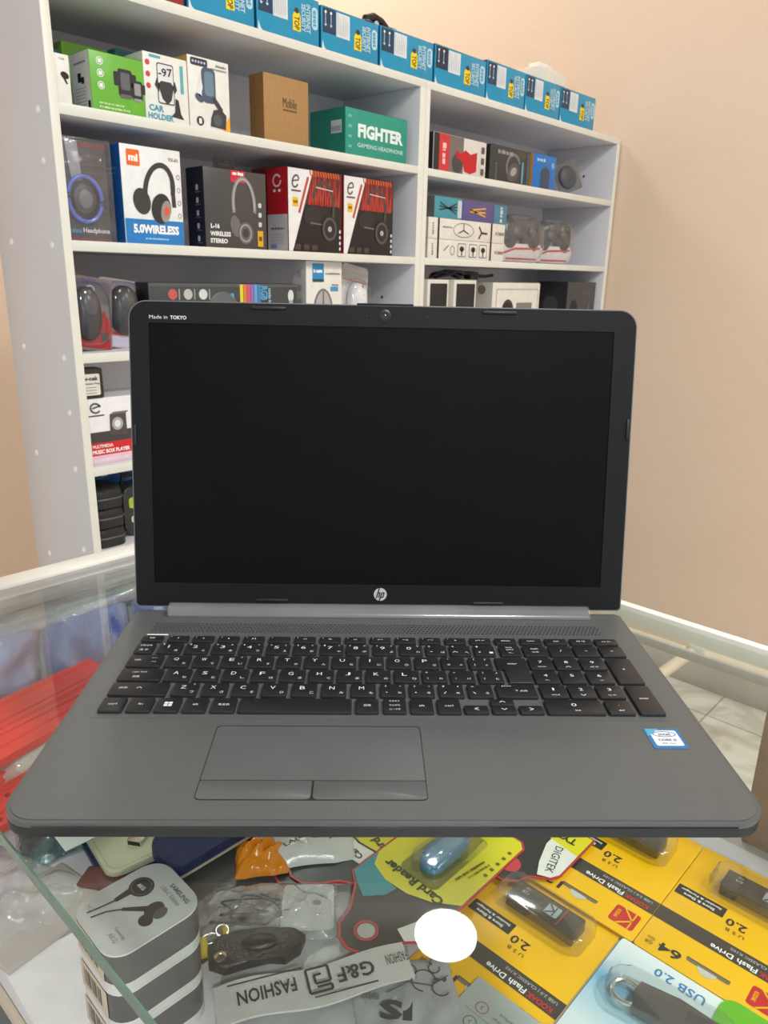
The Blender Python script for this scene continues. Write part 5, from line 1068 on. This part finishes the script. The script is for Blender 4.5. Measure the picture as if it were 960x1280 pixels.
g = thing('yellow_cord', 'yellow cord with small metal key rings beside the earphone boxes', 'cord', (-.0990, .0560, ZS+.0042), math.radians(-30))
YC = C8(206, 186, 30, .4)
MB().box(-.010, -.004, -.011, .002, 0, .006, YC, .0015).box(.006, .011, -.006, .008, 0, .006, YC, .0015).build('cord_ends', g)
MB().tube([(-.002+.006*math.cos(a*PI/8), .000+.004*math.sin(a*PI/8), .004) for a in range(16)], .0008, C8(190, 190, 186, .2, metal=.8), 6, True).tube([(.006+.004*math.cos(a*PI/8), .003+.005*math.sin(a*PI/8), .0055) for a in range(16)], .0008, C8(190, 190, 186, .2, metal=.8), 6, True).build('key_ring', g)
ELA = mat('white_ribbed_elastic', srgb(214, 214, 212), .55, bump=.4, bscale=1400)
g = thing('elastic_band', 'white ribbed elastic band with black fashion lettering at the front under the glass', 'elastic band', (-.0720, -.0190, ZS+.0046), math.radians(151))
m = MB(); n_ = 28; vs = []; fs_ = []
for i in range(n_+1):
    x = -.058 + .122*i/n_; z = .0045 + .0022*math.sin(i*.33)
    for y in (-.0135, .0135): vs.append((x, y + .0012*math.sin(i*.2), z))
for i in range(n_+1):
    x = -.058 + .122*i/n_; z = .0030 + .0022*math.sin(i*.33)
    for y in (-.0135, .0135): vs.append((x, y + .0012*math.sin(i*.2), z))
N = 2*(n_+1)
for i in range(n_):
    a = 2*i; fs_ += [(a, a+2, a+3, a+1), (N+a, N+a+1, N+a+3, N+a+2), (a, N+a, N+a+2, a+2), (a+1, a+3, N+a+3, N+a+1)]
m.add(vs, fs_, ELA)
F = TOP(0, 0, .0070); tk = INK
m.text(F, 'G&F', -.0225, .0010, .0240, .0105, tk, .02, lift=.0002); m.text(F, 'FASHION', .0330, -.0010, .0360, .0098, tk, .02, lift=.0002)
m.line(F, [(-.006, .0085), (.008, .0085), (.008, -.0085), (-.006, -.0085), (-.006, .0025), (.0035, .0025), (.0035, -.0035), (-.001, -.0035)], .0016, tk, .0002); m.line(F, [(-.006, .0085), (-.006, .0050), (.003, .0050)], .0016, tk, .0002)
m.line(F, [(-.034, .0115), (.006, .0115)], .0010, tk, .0002); m.line(F, [(.010, -.0112), (.056, -.0112)], .0010, tk, .0002)
m.text(F, 'FASHION', -.0500, -.0010, .014, .0075, tk, .0, lift=.0002)
m.build('band_fabric', g)
g = thing('printed_bag', 'silver grey bag with black floral swirls left of the grey icon card', 'bag', (-.0420, -.0640, ZS+.0034), math.radians(-40))
m = MB(); m.pillow(.066, .060, .004, mat('silver_film', srgb(168, 172, 178), .22, bump=.7, bscale=60), seed=31, crease=.6); m.build('bag_film', g)
m = MB(); F = TOP(0, 0, .0056); k = C8(62, 62, 66)
for (x, y, r_, a0, a1) in ((.012, .010, .008, 0, 4.5), (.022, .004, .006, 1, 5.5), (.004, .018, .005, -1, 3.6), (.020, .018, .004, 2, 6.5), (-.006, .012, .004, 0, 4)):
    m.band(F, x, y, r_, r_, .0010, k, .0, a0, a1); m.poly(F, ell(x+r_*math.cos(a0), y+r_*math.sin(a0), .0018, .0010, 10, a0), k, .0001)
m.line(F, [(-.012, .004), (.002, .010), (.016, .006), (.028, .012)], .0008, k, .0001)
m.text(F, 'IS', -.008, -.008, .020, .013, k, .05, math.radians(170), .0002); m.scrib(F, -.022, .002, .010, .005, C8(110, 110, 112), math.radians(170), .0002)
m.build('print', g)

# far left: red channels, wrapped bundles, bags
REDP = mat('red_plastic', srgb(222, 52, 52), .3, var=.05, scale=30)
def red_bar(x, y, z, rz, tilt, label, holes=False):
    g = thing('red_strap', label, 'plastic strap', (x, y, ZS+z), group='red plastic straps', rot=(tilt, 0, rz))
    m = MB(); L = .30
    sec = [(-.017, 0), (.017, 0), (.017, .009), (.0135, .009), (.0125, .005), (.004, .005), (.003, .0075), (-.003, .0075), (-.004, .005), (-.0125, .005), (-.0135, .009), (-.017, .009)]
    n = len(sec); vs = [(-L/2, a, b_) for a, b_ in sec] + [(L/2, a, b_) for a, b_ in sec]
    m.add(vs, [(i, n+i, n+(i+1) % n, (i+1) % n) for i in range(n)] + [tuple(range(n)), tuple(range(2*n-1, n-1, -1))], REDP); m.build('strap_body', g)
    if not holes: return g
    h_ = MB()
    for k in range(17):
        for yy in (-.0085, .0085): h_.lathe([(.0021, .0051), (.0021, .0056), (.0013, .0056), (.0013, .0052)], C8(150, 24, 28), 12, Matrix.Translation((-.136+.017*k, yy, 0)))
    h_.build('strap_holes', g)
red_bar(-.060, .278, .022, math.radians(11), math.radians(14), 'red plastic strap with small holes, nearest to the laptop corner', True)
red_bar(-.045, .309, .030, math.radians(9), math.radians(18), 'second red plastic strap from the laptop corner')
red_bar(-.030, .320, .054, math.radians(13), math.radians(14), 'red plastic strap on top of the wrapped bundle, before the blue bags')
red_bar(-.040, .340, .060, math.radians(11), math.radians(18), 'red plastic strap lying highest, against the blue bags')
g = thing('wrapped_bundle', 'milky plastic wrapped white bundle under the red straps', 'bundle', (-.060, .318, ZS), math.radians(10))
MB().pillow(.27, .085, .046, C8(226, 220, 212, .5), seed=41).build('bundle_body', g)
MB().pillow(.28, .095, .050, MILK, seed=41).build('plastic_wrap', g)
def blue_bag(x, y, w_, h, t_, col, seed, lean, label):
    g = thing('blue_bag', label, 'bag', (x, y, ZS+.0005), rot=(0, 0, 0), group=None)
    M_ = Matrix.Rotation(math.radians(90-lean), 4, 'X') @ Matrix.Translation((0, h/2, 0))
    MB().pillow(w_*.94, h*.94, t_, mat('cloth_%d' % seed, srgb(*col), .5, var=.2, scale=18, bump=.5, bscale=30), M_, seed=seed, crease=.5).build('bag_content', g)
    MB().pillow(w_, h, t_*1.15, clear('bag_film_%d' % seed, (.94, .96, .97), 2.2, .07, bump=1., bscale=38, haze=.17, hazecol=(.8, .86, .94)), M_, seed=seed, crease=.5, z0=-.001).build('plastic_wrap', g)
blue_bag(-.130, .3760, .125, .130, .018, (140, 150, 214), 51, -6, 'lavender blue plastic bag standing at the far left end under the glass')
blue_bag(-.025, .3760, .090, .128, .016, (74, 102, 176), 52, -6, 'slate blue plastic bag standing in the middle of the end row')
blue_bag(.075, .3760, .110, .125, .016, (34, 96, 196), 53, -6, 'bright blue plastic bag standing behind the laptop corner')
g = thing('plastic_film', 'clear crumpled plastic film along the far end rail above the blue bags', 'plastic film', (-.02, .3690, ZS+.131))
MB().pillow(.40, .036, .010, clear('film_sheet', (.96, .98, .99), 2.2, .07, bump=1., bscale=30, haze=.34, hazecol=(.84, .90, .93)), Matrix.Rotation(math.radians(62), 4, 'X') , seed=71, crease=.6, n=24).build('film', g)
# near left: milky bag, paper
g = thing('milky_bag', 'wrinkled milky plastic bag at the far left before the counter glass edge', 'bag', (-.176, .192, ZS+.0002), math.radians(20))
MB().pillow(.075, .110, .009, MILK, seed=61, crease=.7).build('bag_film', g)
m = MB(); m.box(-.038, .036, -.028, .030, 0, .0045, C8(186, 182, 176, .5), .001);  # thin flat sheet in pale grey next to the milky bag
tag(m.build('grey_sheet', loc=(-.168, .163, ZS+.0002), rz=math.radians(8)), 'flat pale grey sheet behind the white paper at the left glass edge', 'box')
m = MB(); m.prism([(-.034, -.055), (.022, -.060), (.026, .026), (-.030, .036)], 0, .0008, C8(236, 240, 242, .5))
tag(m.build('paper_sheet', loc=(-.1720, .105, ZS+.0002)), 'white sheet of paper left of the stacked earphone boxes', 'paper')
